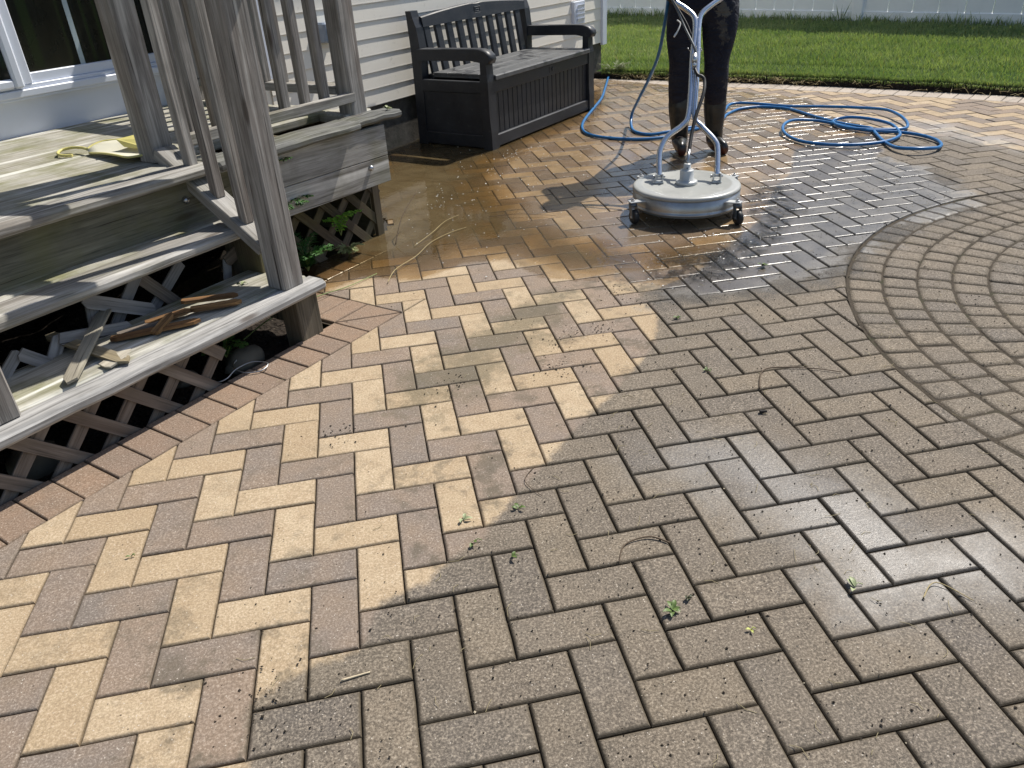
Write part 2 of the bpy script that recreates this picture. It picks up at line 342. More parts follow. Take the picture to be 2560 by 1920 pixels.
def patio():
    V=[];Fc=[];tone=[];rnd=[];rnd2=[];edge=[]
    LC=np.array([-7.7076,-6.6642]); LR=16.086-.235     # lawn-side border, inner radius
    CC=np.array([3.1446,-.0965]); CR=1.605
    e1=np.array([E1.x,E1.y]); e2=np.array([E2.x,E2.y])
    def clip(poly,n,c):   # keep points with n.p >= c
        out=[]
        for i in range(len(poly)):
            a=poly[i];b=poly[(i+1)%len(poly)]; da=n@a-c; db=n@b-c
            if da>=0: out.append(a)
            if (da>=0)!=(db>=0): out.append(a+(b-a)*(da/(da-db)))
        return out
    def area(p): 
        p=np.array(p); x,y=p[:,0],p[:,1]; return .5*abs(np.dot(x,np.roll(y,-1))-np.dot(y,np.roll(x,-1)))
    def inset(p,g):
        # offset convex polygon inwards
        p=[np.array(q) for q in p]; q=p
        cx=np.mean(p,0)
        for i in range(len(p)):
            a=p[i];b=p[(i+1)%len(p)]; t=b-a; L=np.linalg.norm(t)
            if L<1e-5: continue
            nn=np.array([-t[1],t[0]])/L
            if nn@(cx-a)<0: nn=-nn
            q=clip(q,nn,nn@a+g)
            if len(q)<3: return []
        # drop tiny edges
        out=[]
        for v in q:
            if not out or np.linalg.norm(v-out[-1])>.002: out.append(v)
        if len(out)>2 and np.linalg.norm(out[0]-out[-1])<.002: out.pop()
        return out
    def emit(poly,tn,ch=.0046,gap=.0011,zoff=None,round_=False):
        if len(poly)<3 or area(poly)<.0004: return
        if round_ and len(poly)==4:
            q=[]
            for i in range(4):
                p0,p1,p2=poly[i-1],poly[i],poly[(i+1)%4]
                u=(p0-p1)/np.linalg.norm(p0-p1); v=(p2-p1)/np.linalg.norm(p2-p1); k_=random.uniform(.011,.021)
                q+=[p1+u*k_,p1+(u+v)*k_*.3,p1+v*k_]
            poly=q
        o=inset(poly,gap+random.uniform(0,.0007))
        if len(o)<3 or area(o)<.0003: return
        c=np.mean(o,0)
        far=np.hypot(c[0]-.06,c[1]+1.7)>4.2
        z0=random.gauss(0,.0009) if zoff is None else zoff; tx,ty=random.gauss(0,.004),random.gauss(0,.004)
        rings=[]
        if not round_ and not far and poly_sdf(np.array([c]),DIRTY)[0]<0: ch=.0062
        levels=[(0,-.022,1.0),(0,-ch*.85,1.0),(ch*.30,-ch*.42,1.0),(ch*.65,-ch*.15,.55),(ch,0,.22)] if not round_ else [(0,-.022,1.0),(0,-.0066,.75),(.003,-.0036,.5),(.008,-.0012,.25),(.016,0,.0)]
        # subdivide boundary
        def sub(q,step):
            out=[]
            for i in range(len(q)):
                a=q[i];b=q[(i+1)%len(q)]; n=max(1,int(round(np.linalg.norm(b-a)/step)))
                for k in range(n): out.append(a+(b-a)*k/n)
            return out
        base=sub(o,.05)
        # worn wobble of the edge
        wob=[np.array([noise.noise(Vector((q[0]*38,q[1]*38,3.1))),noise.noise(Vector((q[0]*38,q[1]*38,9.7)))])*.0012 for q in base]
        base=[q+w_ for q,w_ in zip(base,wob)]
        off0=len(V); nb=len(base)
        B=np.array(base)
        # per-vertex inset direction via edges
        for (ins,z,ed) in levels:
            if ins==0: Q=B
            else:
                pr=np.roll(B,1,0); nx=np.roll(B,-1,0); Q=[]
                for i in range(nb):
                    t1=B[i]-pr[i]; t2=nx[i]-B[i]; t1/=np.linalg.norm(t1)+1e-12; t2/=np.linalg.norm(t2)+1e-12
                    n1=np.array([-t1[1],t1[0]]); n2=np.array([-t2[1],t2[0]])
                    if n1@(c-B[i])<0: n1=-n1
                    if n2@(c-B[i])<0: n2=-n2
                    m_=n1+n2; m_/=max(np.linalg.norm(m_),.5); kk=1/max(.55,m_@n1)
                    Q.append(B[i]+m_*ins*kk)
            rings.append(len(V))
            for q in Q:
                V.append((q[0],q[1],z+z0+(q[0]-c[0])*tx+(q[1]-c[1])*ty)); edge.append(ed)
        top=rings[-1]
        ri=len(V)
        last=np.array([V[top+i][:2] for i in range(nb)])
        for (k,ed) in ((.93,0),(.5,0)):
            rings.append(len(V))
            for q in last:
                qq=c+(q-c)*k; V.append((qq[0],qq[1],z0+(qq[0]-c[0])*tx+(qq[1]-c[1])*ty)); edge.append(ed)
        cen=len(V); V.append((c[0],c[1],z0)); edge.append(0)
        for a,b in zip(rings[:-1],rings[1:]):
            for i in range(nb):
                j=(i+1)%nb; Fc.append((a+i,a+j,b+j,b+i))
        a=rings[-1]
        for i in range(nb): Fc.append((a+i,a+(i+1)%nb,cen))
        cnt=len(V)-off0; r1=random.random(); r2=random.random()
        tone.extend([tn]*cnt); rnd.extend([r1]*cnt); rnd2.extend([r2]*cnt)
    def place(poly,tn):
        P=[np.array(p,float) for p in poly]; c=np.mean(P,0)
        s,d=c@e1,c@e2
        # circle kit
        rc=np.hypot(*(c-CC))
        if rc<CR+.25:
            n=(c-CC)/rc
            P=clip(P,n,n@CC+CR)
            if len(P)<3: return
        # lawn border
        rl=np.hypot(*(c-LC))
        if rl>LR-.25:
            n=(c-LC)/rl; P=clip(P,-n,-(n@LC+LR))
            if len(P)<3: return
        ds=[q@e2 for q in P]; ss=[q@e1 for q in P]
        if min(ds)>=-.625: emit(P,tn); return
        if min(ss)>.785:
            Q=clip(P,e2,-1.13 if c@e1<1.62 else -2.44)
            if len(Q)>=3: emit(Q,tn)
            return
        if max(ds)>-.625 or True:
            Q=clip(P,e2,-.625)
            if len(Q)>=3: emit(Q,tn)
            Q=clip(P,-e2,.625)
            if len(Q)>=3: Q=clip(Q,e1,.785)
            if len(Q)>=3:
                lim=-1.13 if c@e1<1.62 else -2.44
                Q=clip(Q,e2,lim)
                if len(Q)>=3: emit(Q,tn)
    U=.1
    for j in range(-30,66):
        for i in range(-34,72):
            if (i-j)%4: continue
            x,y=i*U,j*U
            if x<-3.2 or x>5.8 : continue
            tn=(1.0 if j%2==0 else 0.0)
            if random.random()<.05: tn=1-tn
            place([(x,y-U),(x+2*U,y-U),(x+2*U,y),(x,y)],tn)
            place([(x+U,y-3*U),(x+2*U,y-3*U),(x+2*U,y-U),(x+U,y-U)],tn)
    # soldier course along the steps and the deck
    def G(s,d): return e1*s+e2*d
    s=-3.0
    while s<.58:
        emit([G(s,-.80),G(s+.1,-.80),G(s+.1,-.625),G(s,-.625)],2.0); s+=.1
    emit([G(.60,-.80),G(.785,-.625),G(.60,-.625)],2.0); emit([G(.60,-.80),G(.785,-.80),G(.785,-.625)],2.0)
    d=-.80
    while d>-1.1:
        emit([G(.60,d-.1),G(.785,d-.1),G(.785,d),G(.60,d)],2.0); d-=.1
    s=.60
    while s<1.58:
        emit([G(s,-1.33),G(s+.1,-1.33),G(s+.1,-1.13),G(s,-1.13)],2.0); s+=.1
    # lawn-side border: header course following the arc
    a0=R_(-5); a1=R_(70); n=int(LR*(a1-a0)/.105)
    for k in range(n):
        t0=a0+(a1-a0)*k/n; t1=a0+(a1-a0)*(k+1)/n
        tm=(t0+t1)/2; pm=LC+np.array([math.cos(tm),math.sin(tm)])*LR
        if pm@e2<-2.5: continue
        P=[LC+np.array([math.cos(t),math.sin(t)])*r for t,r in ((t0,LR),(t1,LR),(t1,LR+.225),(t0,LR+.225))]
        emit(P,4.0)
    # circle kit rings
    r=CR-.006; row=0
    while r>.13:
        wd=.12; rin=r-wd; n=max(6,int(round(2*math.pi*(r-.06)/.098))); ph=random.random()
        js=[random.uniform(-.12,.12) for _ in range(n)]; js.append(js[0])
        for k in range(n):
            t0=2*math.pi*(k+js[k]+ph)/n; t1=2*math.pi*(k+1+js[k+1]+ph)/n
            P=[CC+np.array([math.cos(t),math.sin(t)])*q for t,q in ((t0,rin),(t1,rin),(t1,r),(t0,r))]
            emit(P,3.0,gap=.0020,round_=True,zoff=random.gauss(.001,.0012))
        r=rin
    n=12
    P=[CC+np.array([math.cos(2*math.pi*k/n),math.sin(2*math.pi*k/n)])*r for k in range(n)]
    emit(P,3.0,round_=True)
    me=bpy.data.meshes.new("patio_paving"); me.from_pydata(V,[],Fc)
    XY=np.array(V)[:,:2]
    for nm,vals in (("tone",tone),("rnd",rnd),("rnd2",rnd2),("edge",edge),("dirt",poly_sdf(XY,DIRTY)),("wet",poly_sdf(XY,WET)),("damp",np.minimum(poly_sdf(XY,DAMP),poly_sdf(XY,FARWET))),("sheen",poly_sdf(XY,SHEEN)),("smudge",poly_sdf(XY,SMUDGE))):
        at=me.attributes.new(nm,'FLOAT','POINT'); at.data.foreach_set("value",np.array(vals,dtype=np.float32))
    me.materials.append(PAVER); me.update()
    bm=bmesh.new(); bm.from_mesh(me); bmesh.ops.recalc_face_normals(bm,faces=bm.faces); bm.to_mesh(me); bm.free()
    o=bpy.data.objects.new("patio_paving",me); COL.objects.link(o); tag(o,kind='structure')
patio()

# jointing sand below the pavers
def sheet(name, pts, z, mat, kind='structure'):
    me=bpy.data.meshes.new(name); me.from_pydata([(p[0],p[1],z) for p in pts],[],[list(range(len(pts)))]); me.materials.append(mat)
    o=bpy.data.objects.new(name,me); COL.objects.link(o); tag(o,kind=kind); return o
def mat_sand():
    M=NT("joint_sand"); p=M.pos(); n=M.noise(150,4,.7,p)
    c=M.mix(M.mapr(n,.3,.7),(.03,.024,.018),(.085,.068,.048)); c=M.mix(M.mapr(M.noise(9,4,.6,p),.55,.7,0,.6),c,(.028,.035,.012))
    M.bsdf(c,.9,0,M.bump(n,.6,.003),.2); return M.m
SAND=mat_sand()
sheet("paving_bed",[F(-4.5,-.81),F(.59,-.81),F(.59,-1.34),F(1.6,-1.34),F(1.6,-2.5),F(6.1,-2.5),(5.6,4.6,0),(6.6,0,0),(7,-3.5,0),(-3.5,-4,0)],-.0105,SAND)

cp=[(3.1446+1.606*math.cos(2*math.pi*k/96),-.0965+1.606*math.sin(2*math.pi*k/96)) for k in range(96)]
sheet('circle_bed',cp,-.0044,SAND)
def mat_soil():
    M=NT("soil"); p=M.pos(); n=M.noise(45,6,.7,p); v=M.voro(60,p)
    c=M.mix(M.mapr(n,.3,.7),(.010,.008,.006),(.042,.031,.022)); c=M.mix(M.mapr(v.outputs['Distance'],.1,.25,.4,0),c,(.16,.13,.10))
    M.bsdf(c,.9,0,M.bump(M.math('ADD',n,v.outputs['Distance']),.9,.012),.25); return M.m
SOIL=mat_soil()
def bumpy(name, s0,s1,d0,d1,z,amp,mat,n=60,kind='structure'):
    a=Acc(); idx=[]
    for i in range(n+1):
        row=[]
        for j in range(n+1):
            s=s0+(s1-s0)*i/n; d=d0+(d1-d0)*j/n; p=F(s,d)
            row.append(a.add(p+Vector((0,0,z+amp*noise.fractal(Vector((p.x*7,p.y*7,0)),1,2,4)))))
        idx.append(row)
    for i in range(n):
        for j in range(n): a.face([idx[i][j],idx[i+1][j],idx[i+1][j+1],idx[i][j+1]],None,0,True)
    o=a.build(name,mat); tag(o,kind=kind); return o
bumpy("soil_under_steps",-1.6,.598,-2.46,-.802,-.035,.03,SOIL,70)
bumpy("soil_under_deck",.60,1.60,-2.46,-1.335,-.03,.025,SOIL,50)

# ---------------------------------------------------------------- far ground, lawn
def mat_lawn():
    M=NT("lawn_ground"); p=M.pos(); n=M.noise(60,5,.7,p); b=M.noise(1.6,4,.6,p)
    c=M.mix(M.mapr(n,.3,.7),(.018,.045,.006),(.05,.11,.014)); c=M.mix(M.mapr(b,.4,.65,0,.5),c,(.07,.10,.02))
    M.bsdf(c,.9,0,M.bump(n,.8,.02),.1); return M.m
LAWNM=mat_lawn()
sheet("ground",[(-60,-60,0),(90,-60,0),(90,120,0),(-60,120,0)],-.12,LAWNM)
LCv=Vector((-7.7076,-6.6642,0)); LRo=16.086
def lawn_arc(r,a): return LCv+Vector((math.cos(a)*r,math.sin(a)*r,0))
def lawn():
    a=Acc(); N=120; rows=[]
    A0,A1=R_(8),R_(66)
    prof=[(LRo+.004,-.10),(LRo+.006,.022),(LRo+.014,.045),(LRo+.05,.056),(LRo+.5,.07),(LRo+9,.05)]
    for i in range(N+1):
        t=A0+(A1-A0)*i/N; row=[]
        for k,(r,z) in enumerate(prof):
            j=noise.noise(Vector((t*90,k*.7,0)))*.02 if k<4 else 0
            row.append(a.add(lawn_arc(r+j,t)+Vector((0,0,z+(noise.noise(Vector((t*150,k,5)))*.010 if 0<k<4 else 0)))))
        rows.append(row)
    for i in range(N):
        for k in range(len(prof)-1):
            a.face([rows[i][k],rows[i+1][k],rows[i+1][k+1],rows[i][k+1]],None,0 if k>=3 else 1,True)
    o=a.build("lawn",[LAWNM,SOIL]); tag(o,kind='structure')
lawn()
FENCE_A=Vector((4.19,11.36,0)); FENCE_B=Vector((7.36,6.37,0)); FD=(FENCE_B-FENCE_A).normalized(); FN=Vector((FD.y,-FD.x,0))
if FN.dot(Vector((0,0,0))-FENCE_A)<0: FN=-FN
def mat_blade():
    M=NT("grass_blade"); r=M.attr("rnd"); h=M.attr("hgt"); p=M.pos()
    c=M.mix(r,(.20,.26,.11),(.46,.49,.26)); c=M.mix(M.mapr(M.noise(1.3,4,.6,p),.35,.65,0,.6),c,(.15,.23,.08))
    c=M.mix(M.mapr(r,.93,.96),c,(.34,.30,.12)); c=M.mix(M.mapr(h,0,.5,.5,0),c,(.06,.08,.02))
    d=M.n("ShaderNodeBsdfPrincipled"); M.set(d.inputs['Base Color'],c); d.inputs['Roughness'].default_value=.5; d.inputs['Specular IOR Level'].default_value=.3
    t=M.n("ShaderNodeBsdfTranslucent"); M.set(t.inputs[0],M.mix(1,c,(1.1,1.3,.5),'MULTIPLY'))
    mx=M.n("ShaderNodeMixShader"); mx.inputs[0].default_value=.30
    M.t.links.new(d.outputs[0],mx.inputs[1]); M.t.links.new(t.outputs[0],mx.inputs[2]); M.t.links.new(mx.outputs[0],M.out.inputs[0]); return M.m
def grass():
    n=230000
    ang=rng.uniform(R_(34),R_(62),n); rad=LRo+rng.power(1.0,n)*6.8
    fr=n//16; rad[:fr]=LRo+rng.uniform(.008,.07,fr)   # tuft fringe at the cut edge
    x=LCv.x+np.cos(ang)*rad; y=LCv.y+np.sin(ang)*rad
    e1=np.array([E1.x,E1.y]); e2=np.array([E2.x,E2.y])
    s=x*e1[0]+y*e1[1]; d=x*e2[0]+y*e2[1]
    infence=((x-FENCE_A.x)*FN.x+(y-FENCE_A.y)*FN.y)>.02
    keep=infence & ~((s<6.03)&(d<-2.4)) & (y>2.5)
    x,y,rad=x[keep],y[keep],rad[keep]; n=len(x)
    far=np.hypot(x,y+1.7)
    h=rng.uniform(.022,.058,n)*np.where(rad<LRo+.06,1.0,1.0); wd=rng.uniform(.0018,.0032,n)*(far/6)**.8
    # long grass at foot of fence
    df=((x-FENCE_A.x)*FN.x+(y-FENCE_A.y)*FN.y); h=np.where(df<.12,h*rng.uniform(1.2,3.0,n),h)
    clump=np.array([noise.noise(Vector((a*2.2,b*2.2,0))) for a,b in zip(x,y)]); h*=1+.35*clump
    th=rng.uniform(0,2*math.pi,n); lean=rng.uniform(0,.9,n)*h; la=rng.uniform(0,2*math.pi,n)
    z0=np.where(rad<LRo+.03,.032,np.where(rad<LRo+.5,.056,.078-.03*(rad-LRo-.5)/8.5))
    dx,dy=np.cos(th)*wd,np.sin(th)*wd
    lx,ly=np.cos(la)*lean,np.sin(la)*lean
    edge=(rad<LRo+.03)
    lx=np.where(edge,-np.cos(ang[keep])*h*.7*rng.uniform(.2,1,n),lx); ly=np.where(edge,-np.sin(ang[keep])*h*.7*rng.uniform(.2,1,n),ly)
    v=np.zeros((n,5,3))
    v[:,0]=np.c_[x-dx,y-dy,z0]; v[:,1]=np.c_[x+dx,y+dy,z0]
    v[:,2]=np.c_[x+dx*.8+lx*.35,y+dy*.8+ly*.35,z0+h*.55]; v[:,3]=np.c_[x-dx*.8+lx*.35,y-dy*.8+ly*.35,z0+h*.55]
    v[:,4]=np.c_[x+lx,y+ly,z0+h*np.where(edge,.55,1)]
    me=bpy.data.meshes.new("grass"); me.vertices.add(n*5); me.vertices.foreach_set("co",v.ravel())
    b=np.arange(n)*5
    quads=np.c_[b,b+1,b+2,b+3]; tris=np.c_[b+3,b+2,b+4]
    loops=np.concatenate([quads.ravel(),tris.ravel()]); me.loops.add(len(loops)); me.loops.foreach_set("vertex_index",loops)
    me.polygons.add(2*n); ls=np.concatenate([np.arange(n)*4,4*n+np.arange(n)*3]); me.polygons.foreach_set("loop_start",ls); me.polygons.foreach_set("loop_total",np.concatenate([np.full(n,4),np.full(n,3)]))
    me.update(calc_edges=True)
    at=me.attributes.new("rnd",'FLOAT','POINT'); at.data.foreach_set("value",np.repeat(rng.random(n),5).astype(np.float32))
    at=me.attributes.new("hgt",'FLOAT','POINT'); at.data.foreach_set("value",np.tile([0,0,.55,.55,1],n).astype(np.float32))
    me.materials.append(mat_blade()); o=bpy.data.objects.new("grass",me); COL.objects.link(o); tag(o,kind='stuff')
    tag(o,"short mown green lawn grass between patio edge and white fence","grass")
grass()

# ---------------------------------------------------------------- fence
VINYL=mat_plain("white_vinyl",(.95,.96,.96),.45,0,.05,.05,8,.4,.25,(.45,.45,.42))
def fence():
    r=root("vinyl_fence",FENCE_A,"white vinyl privacy fence standing along the far edge of the lawn","fence")
    L=(FENCE_B-FENCE_A).length
    up=Vector((0,0,1))
    posts=[-4.8,-2.35,.98-.86+.45,4.02-.45,3.57+2.45,8.5,10.95]
    posts=[-4.6,-2.2,1.12,4.02,6.5,9.0,11.4]
    for s in posts:
        a=Acc(); p=FENCE_A+FD*s
        beam(a,p+up*-.1,p+up*1.85,FD*.127,FN*.127,.006); o=a.build("post",VINYL,r)
        a=Acc(); 
        b0=p+up*1.85; k=[a.add(b0+FD*x*.075+FN*y*.075) for x,y in ((-1,-1),(1,-1),(1,1),(-1,1))]; t=a.add(b0+up*.06)
        a.face(k)
        for i in range(4): a.face([k[i],k[(i+1)%4],t])
        a.build("cap",VINYL,o)
    for s0,s1 in zip(posts[:-1],posts[1:]):
        p0=FENCE_A+FD*(s0+.064); p1=FENCE_A+FD*(s1-.064)
        for nm,z0,z1 in (("bottom_rail",.05,.19),("top_rail",1.66,1.80)):
            a=Acc(); beam(a,p0+up*(z0+z1)/2,p1+up*(z0+z1)/2,FN*.05,up*(z1-z0),.004); a.build(nm,VINYL,r)
        a=Acc(); n=max(2,int(round((p1-p0).length/.285))); st=(p1-p0)/n
        for k in range(n):
            q0=p0+st*k+FD*.004; q1=p0+st*(k+1)-FD*.004
            beam(a,q0.lerp(q1,.5)+up*.18,q0.lerp(q1,.5)+up*1.68,(q1-q0),FN*.022,.003)
        beam(a,p0+up*.18,p0+up*.1801+st*n-up*0,FN*.012,up*.001,.0001)
        a.build("panel",VINYL,r)
fence()

# ---------------------------------------------------------------- house
def mat_siding():
    M=NT("vinyl_siding"); p=M.pos(); uv=M.uv()
    g=M.noise(1,4,.6,M.mapping(uv,(3,90,1))); b=M.noise(3,5,.6,p)
    c=M.mix(M.mapr(b,.3,.7),(.85,.80,.70),(.90,.855,.76)); c=M.mix(M.mapr(M.noise(25,5,.7,p),.60,.78,0,.5),c,(.36,.33,.26))
    M.bsdf(c,.5,0,M.bump(g,.25,.0012),.35); return M.m
SIDING=mat_siding()
WHITE=mat_plain("white_trim",(.70,.74,.82),.35,0,.05,.04,10,.45,.25,(.5,.5,.48))
def mat_found():
    M=NT("foundation_concrete"); p=M.pos(); n=M.noise(14,6,.7,p)
    c=M.mix(M.mapr(n,.3,.7),(.055,.05,.045),(.15,.14,.12)); c=M.mix(M.mapr(M.noise(4,4,.6,p),.5,.7,0,.5),c,(.05,.06,.03))
    M.bsdf(c,.85,0,M.bump(M.noise(60,5,.7,p),.5,.004),.2); return M.m
FOUND=mat_found()
def mat_glass_dark(name,base):
    M=NT(name); p=M.pos(); n=M.noise(3,5,.65,p)
    c=M.mix(M.mapr(n,.35,.65),base,(.020,.020,.013))
    M.bsdf(c,.04,0,None,.55); return M.m
GLASS=mat_glass_dark("dark_glass",(.011,.014,.012))
SCREEN=mat_glass_dark("dark_screen",(.014,.02,.032))
def house():
    r=root("house",F(3,-2.5,0),"house with cream vinyl siding, low concrete foundation and white sliding door","house")
    a=Acc(); S0,S1=1.915,5.965; H=.1
    k=0; z=.31
    while z<3.0:
        uo=random.uniform(0,20)
        pr=[(-2.4470,z-.004),(-2.4458,z),(-2.4466,z+.008),(-2.4520,z+.094),(-2.4545,z+.0975)]
        ids=[]; segs=40
        for i in range(segs+1):
            s=S0+(S1-S0)*i/segs; ids.append([a.add(F(s,d+.0012*noise.noise(Vector((s*2.3,z*9,1))),zz)) for d,zz in pr])
        back=[[a.add(F(S0+(S1-S0)*i/segs,-2.455,z-.004))] for i in range(segs+1)]
        for i in range(segs):
            u0=uo+(S1-S0)*i/segs; u1=uo+(S1-S0)*(i+1)/segs
            a.face([back[i][0],back[i+1][0],ids[i+1][0],ids[i][0]],[(u0,0),(u1,0),(u1,.01),(u0,.01)])
            for j in range(len(pr)-1):
                a.face([ids[i][j],ids[i+1][j],ids[i+1][j+1],ids[i][j+1]],[(u0,z+j*.02),(u1,z+j*.02),(u1,z+j*.02+.02),(u0,z+j*.02+.02)])
        z+=H
    a.build("siding",SIDING,r)
    a=Acc(); fbox(a,-3.5,6.02,-7.5,-2.47,-.3,.306,.002); a.build("foundation",FOUND,r)
    a=Acc(); fbox(a,-3.5,6.00,-7.5,-2.458,.306,3.1,.002); a.build("wall",SIDING,r)
    # gable roof outside the picture
    a=Acc(); z0=3.1; zr=4.7
    P=[F(-3.9,-2.15,z0),F(6.4,-2.15,z0),F(6.4,-5.0,zr),F(-3.9,-5.0,zr),F(6.4,-7.85,z0),F(-3.9,-7.85,z0)]
    up=Vector((0,0,.12)); ids=[a.add(p) for p in P]+[a.add(p+up) for p in P]
    for f in ([0,1,2,3],[3,2,4,5],[6,7,8,9],[9,8,10,11],[0,1,7,6],[4,5,11,10],[1,2,8,7],[2,4,10,8],[0,3,9,6],[3,5,11,9]): a.face([ids[i] for i in f])
    a.build("roof",mat_plain("roof_shingle",(.08,.075,.07),.9,0,.3,.5,60),r)
    for sg in (6.0,-3.5):
        a=Acc(); ids=[a.add(p) for p in (F(sg,-2.458,3.1),F(sg,-7.5,3.1),F(sg,-5.0,4.62))]; a.face(ids); a.build("gable",SIDING,r)
    # corner trim
    a=Acc(); fbox(a,5.965,6.05,-2.452,-2.425,.285,3.1,.002,axis='z'); fbox(a,6.023,6.05,-2.54,-2.453,.285,3.1,.002,axis='z'); a.build("corner_trim",WHITE,r)
    # louvred dryer vent
    v=Acc(); fbox(v,5.40,5.60,-2.452,-2.418,.515,.70,.004,axis='z'); vo=v.build("dryer_vent",WHITE,r)
    a=Acc()
    for k in range(4):
        z=.535+k*.036
        beam(a,F(5.445,-2.412,z+.014),F(5.575,-2.412,z+.014),E2*.004+Vector((0,0,.0)),Vector((0,0,.032))+E2*.012,.001)
    a.build("louvre",WHITE,vo)
    # outlet with clear cover behind the railing
    a=Acc(); fbox(a,2.32,2.44,-2.45,-2.37,.735,.845,.012,axis='z'); oc=a.build("outlet_cover",mat_plain("grey_plastic_cover",(.25,.30,.38),.12,0,.3,.05,20,.8),r)
    a=Acc(); fbox(a,2.345,2.415,-2.369,-2.362,.755,.80,.003,axis='z'); fbox(a,2.35,2.40,-2.369,-2.360,.812,.832,.003,axis='z'); a.build("socket",WHITE,oc)
    # narrow casing right of the door
    a=Acc(); fbox(a,1.865,1.912,-2.45,-2.405,.60,3.0,.003,axis='z'); a.build("door_casing",WHITE,r)
    # sliding door
    dr=empty("sliding_door",(0,0,0)); dr.parent=r; TR[dr.name]=TR[r.name]
    a=Acc(); 
    fbox(a,-1.3,1.865,-2.47,-2.40,.735,.765,.004)      # stepped sill
    fbox(a,-1.3,1.865,-2.47,-2.415,.765,.782,.003)
    fbox(a,.617,1.82,-2.47,-2.43,.782,.822,.003)
    fbox(a,-1.3,1.865,-2.47,-2.408,.724,.735,.002)
    a.build("sill",WHITE,dr)
    a=Acc(); fbox(a,-1.3,1.865,-2.465,-2.435,.55,.724,.002); a.build("kick_board",WHITE,dr)
    a=Acc(); fbox(a,.575,.620,-2.455,-2.412,.782,2.75,.006,axis='z'); fbox(a,1.80,1.865,-2.455,-2.425,.782,2.75,.004,axis='z'); fbox(a,-1.3,1.865,-2.455,-2.41,2.75,2.84,.004); a.build("frame",WHITE,dr)
    a=Acc(); fbox(a,.62,1.80,-2.456,-2.450,.82,2.76,.001,axis='z'); a.build("glass",GLASS,dr)
    a=Acc(); fbox(a,.870,.892,-2.450,-2.446,.822,2.75,.001,axis='z'); fbox(a,1.30,1.322,-2.450,-2.446,.822,2.75,.001,axis='z'); a.build("muntin",mat_plain("grille_bar",(.42,.50,.52),.5),dr)
    # sliding screen panel, in front
    sc=Acc(); fbox(sc,.532,.575,-2.425,-2.392,.772,2.74,.010,axis='z'); fbox(sc,-1.25,.5325,-2.425,-2.394,.772,.812,.010); so=sc.build("screen_frame",WHITE,dr)
    a=Acc(); fbox(a,-1.25,.534,-2.414,-2.410,.80,2.74,.001,axis='z'); a.build("screen",SCREEN,so)
house()

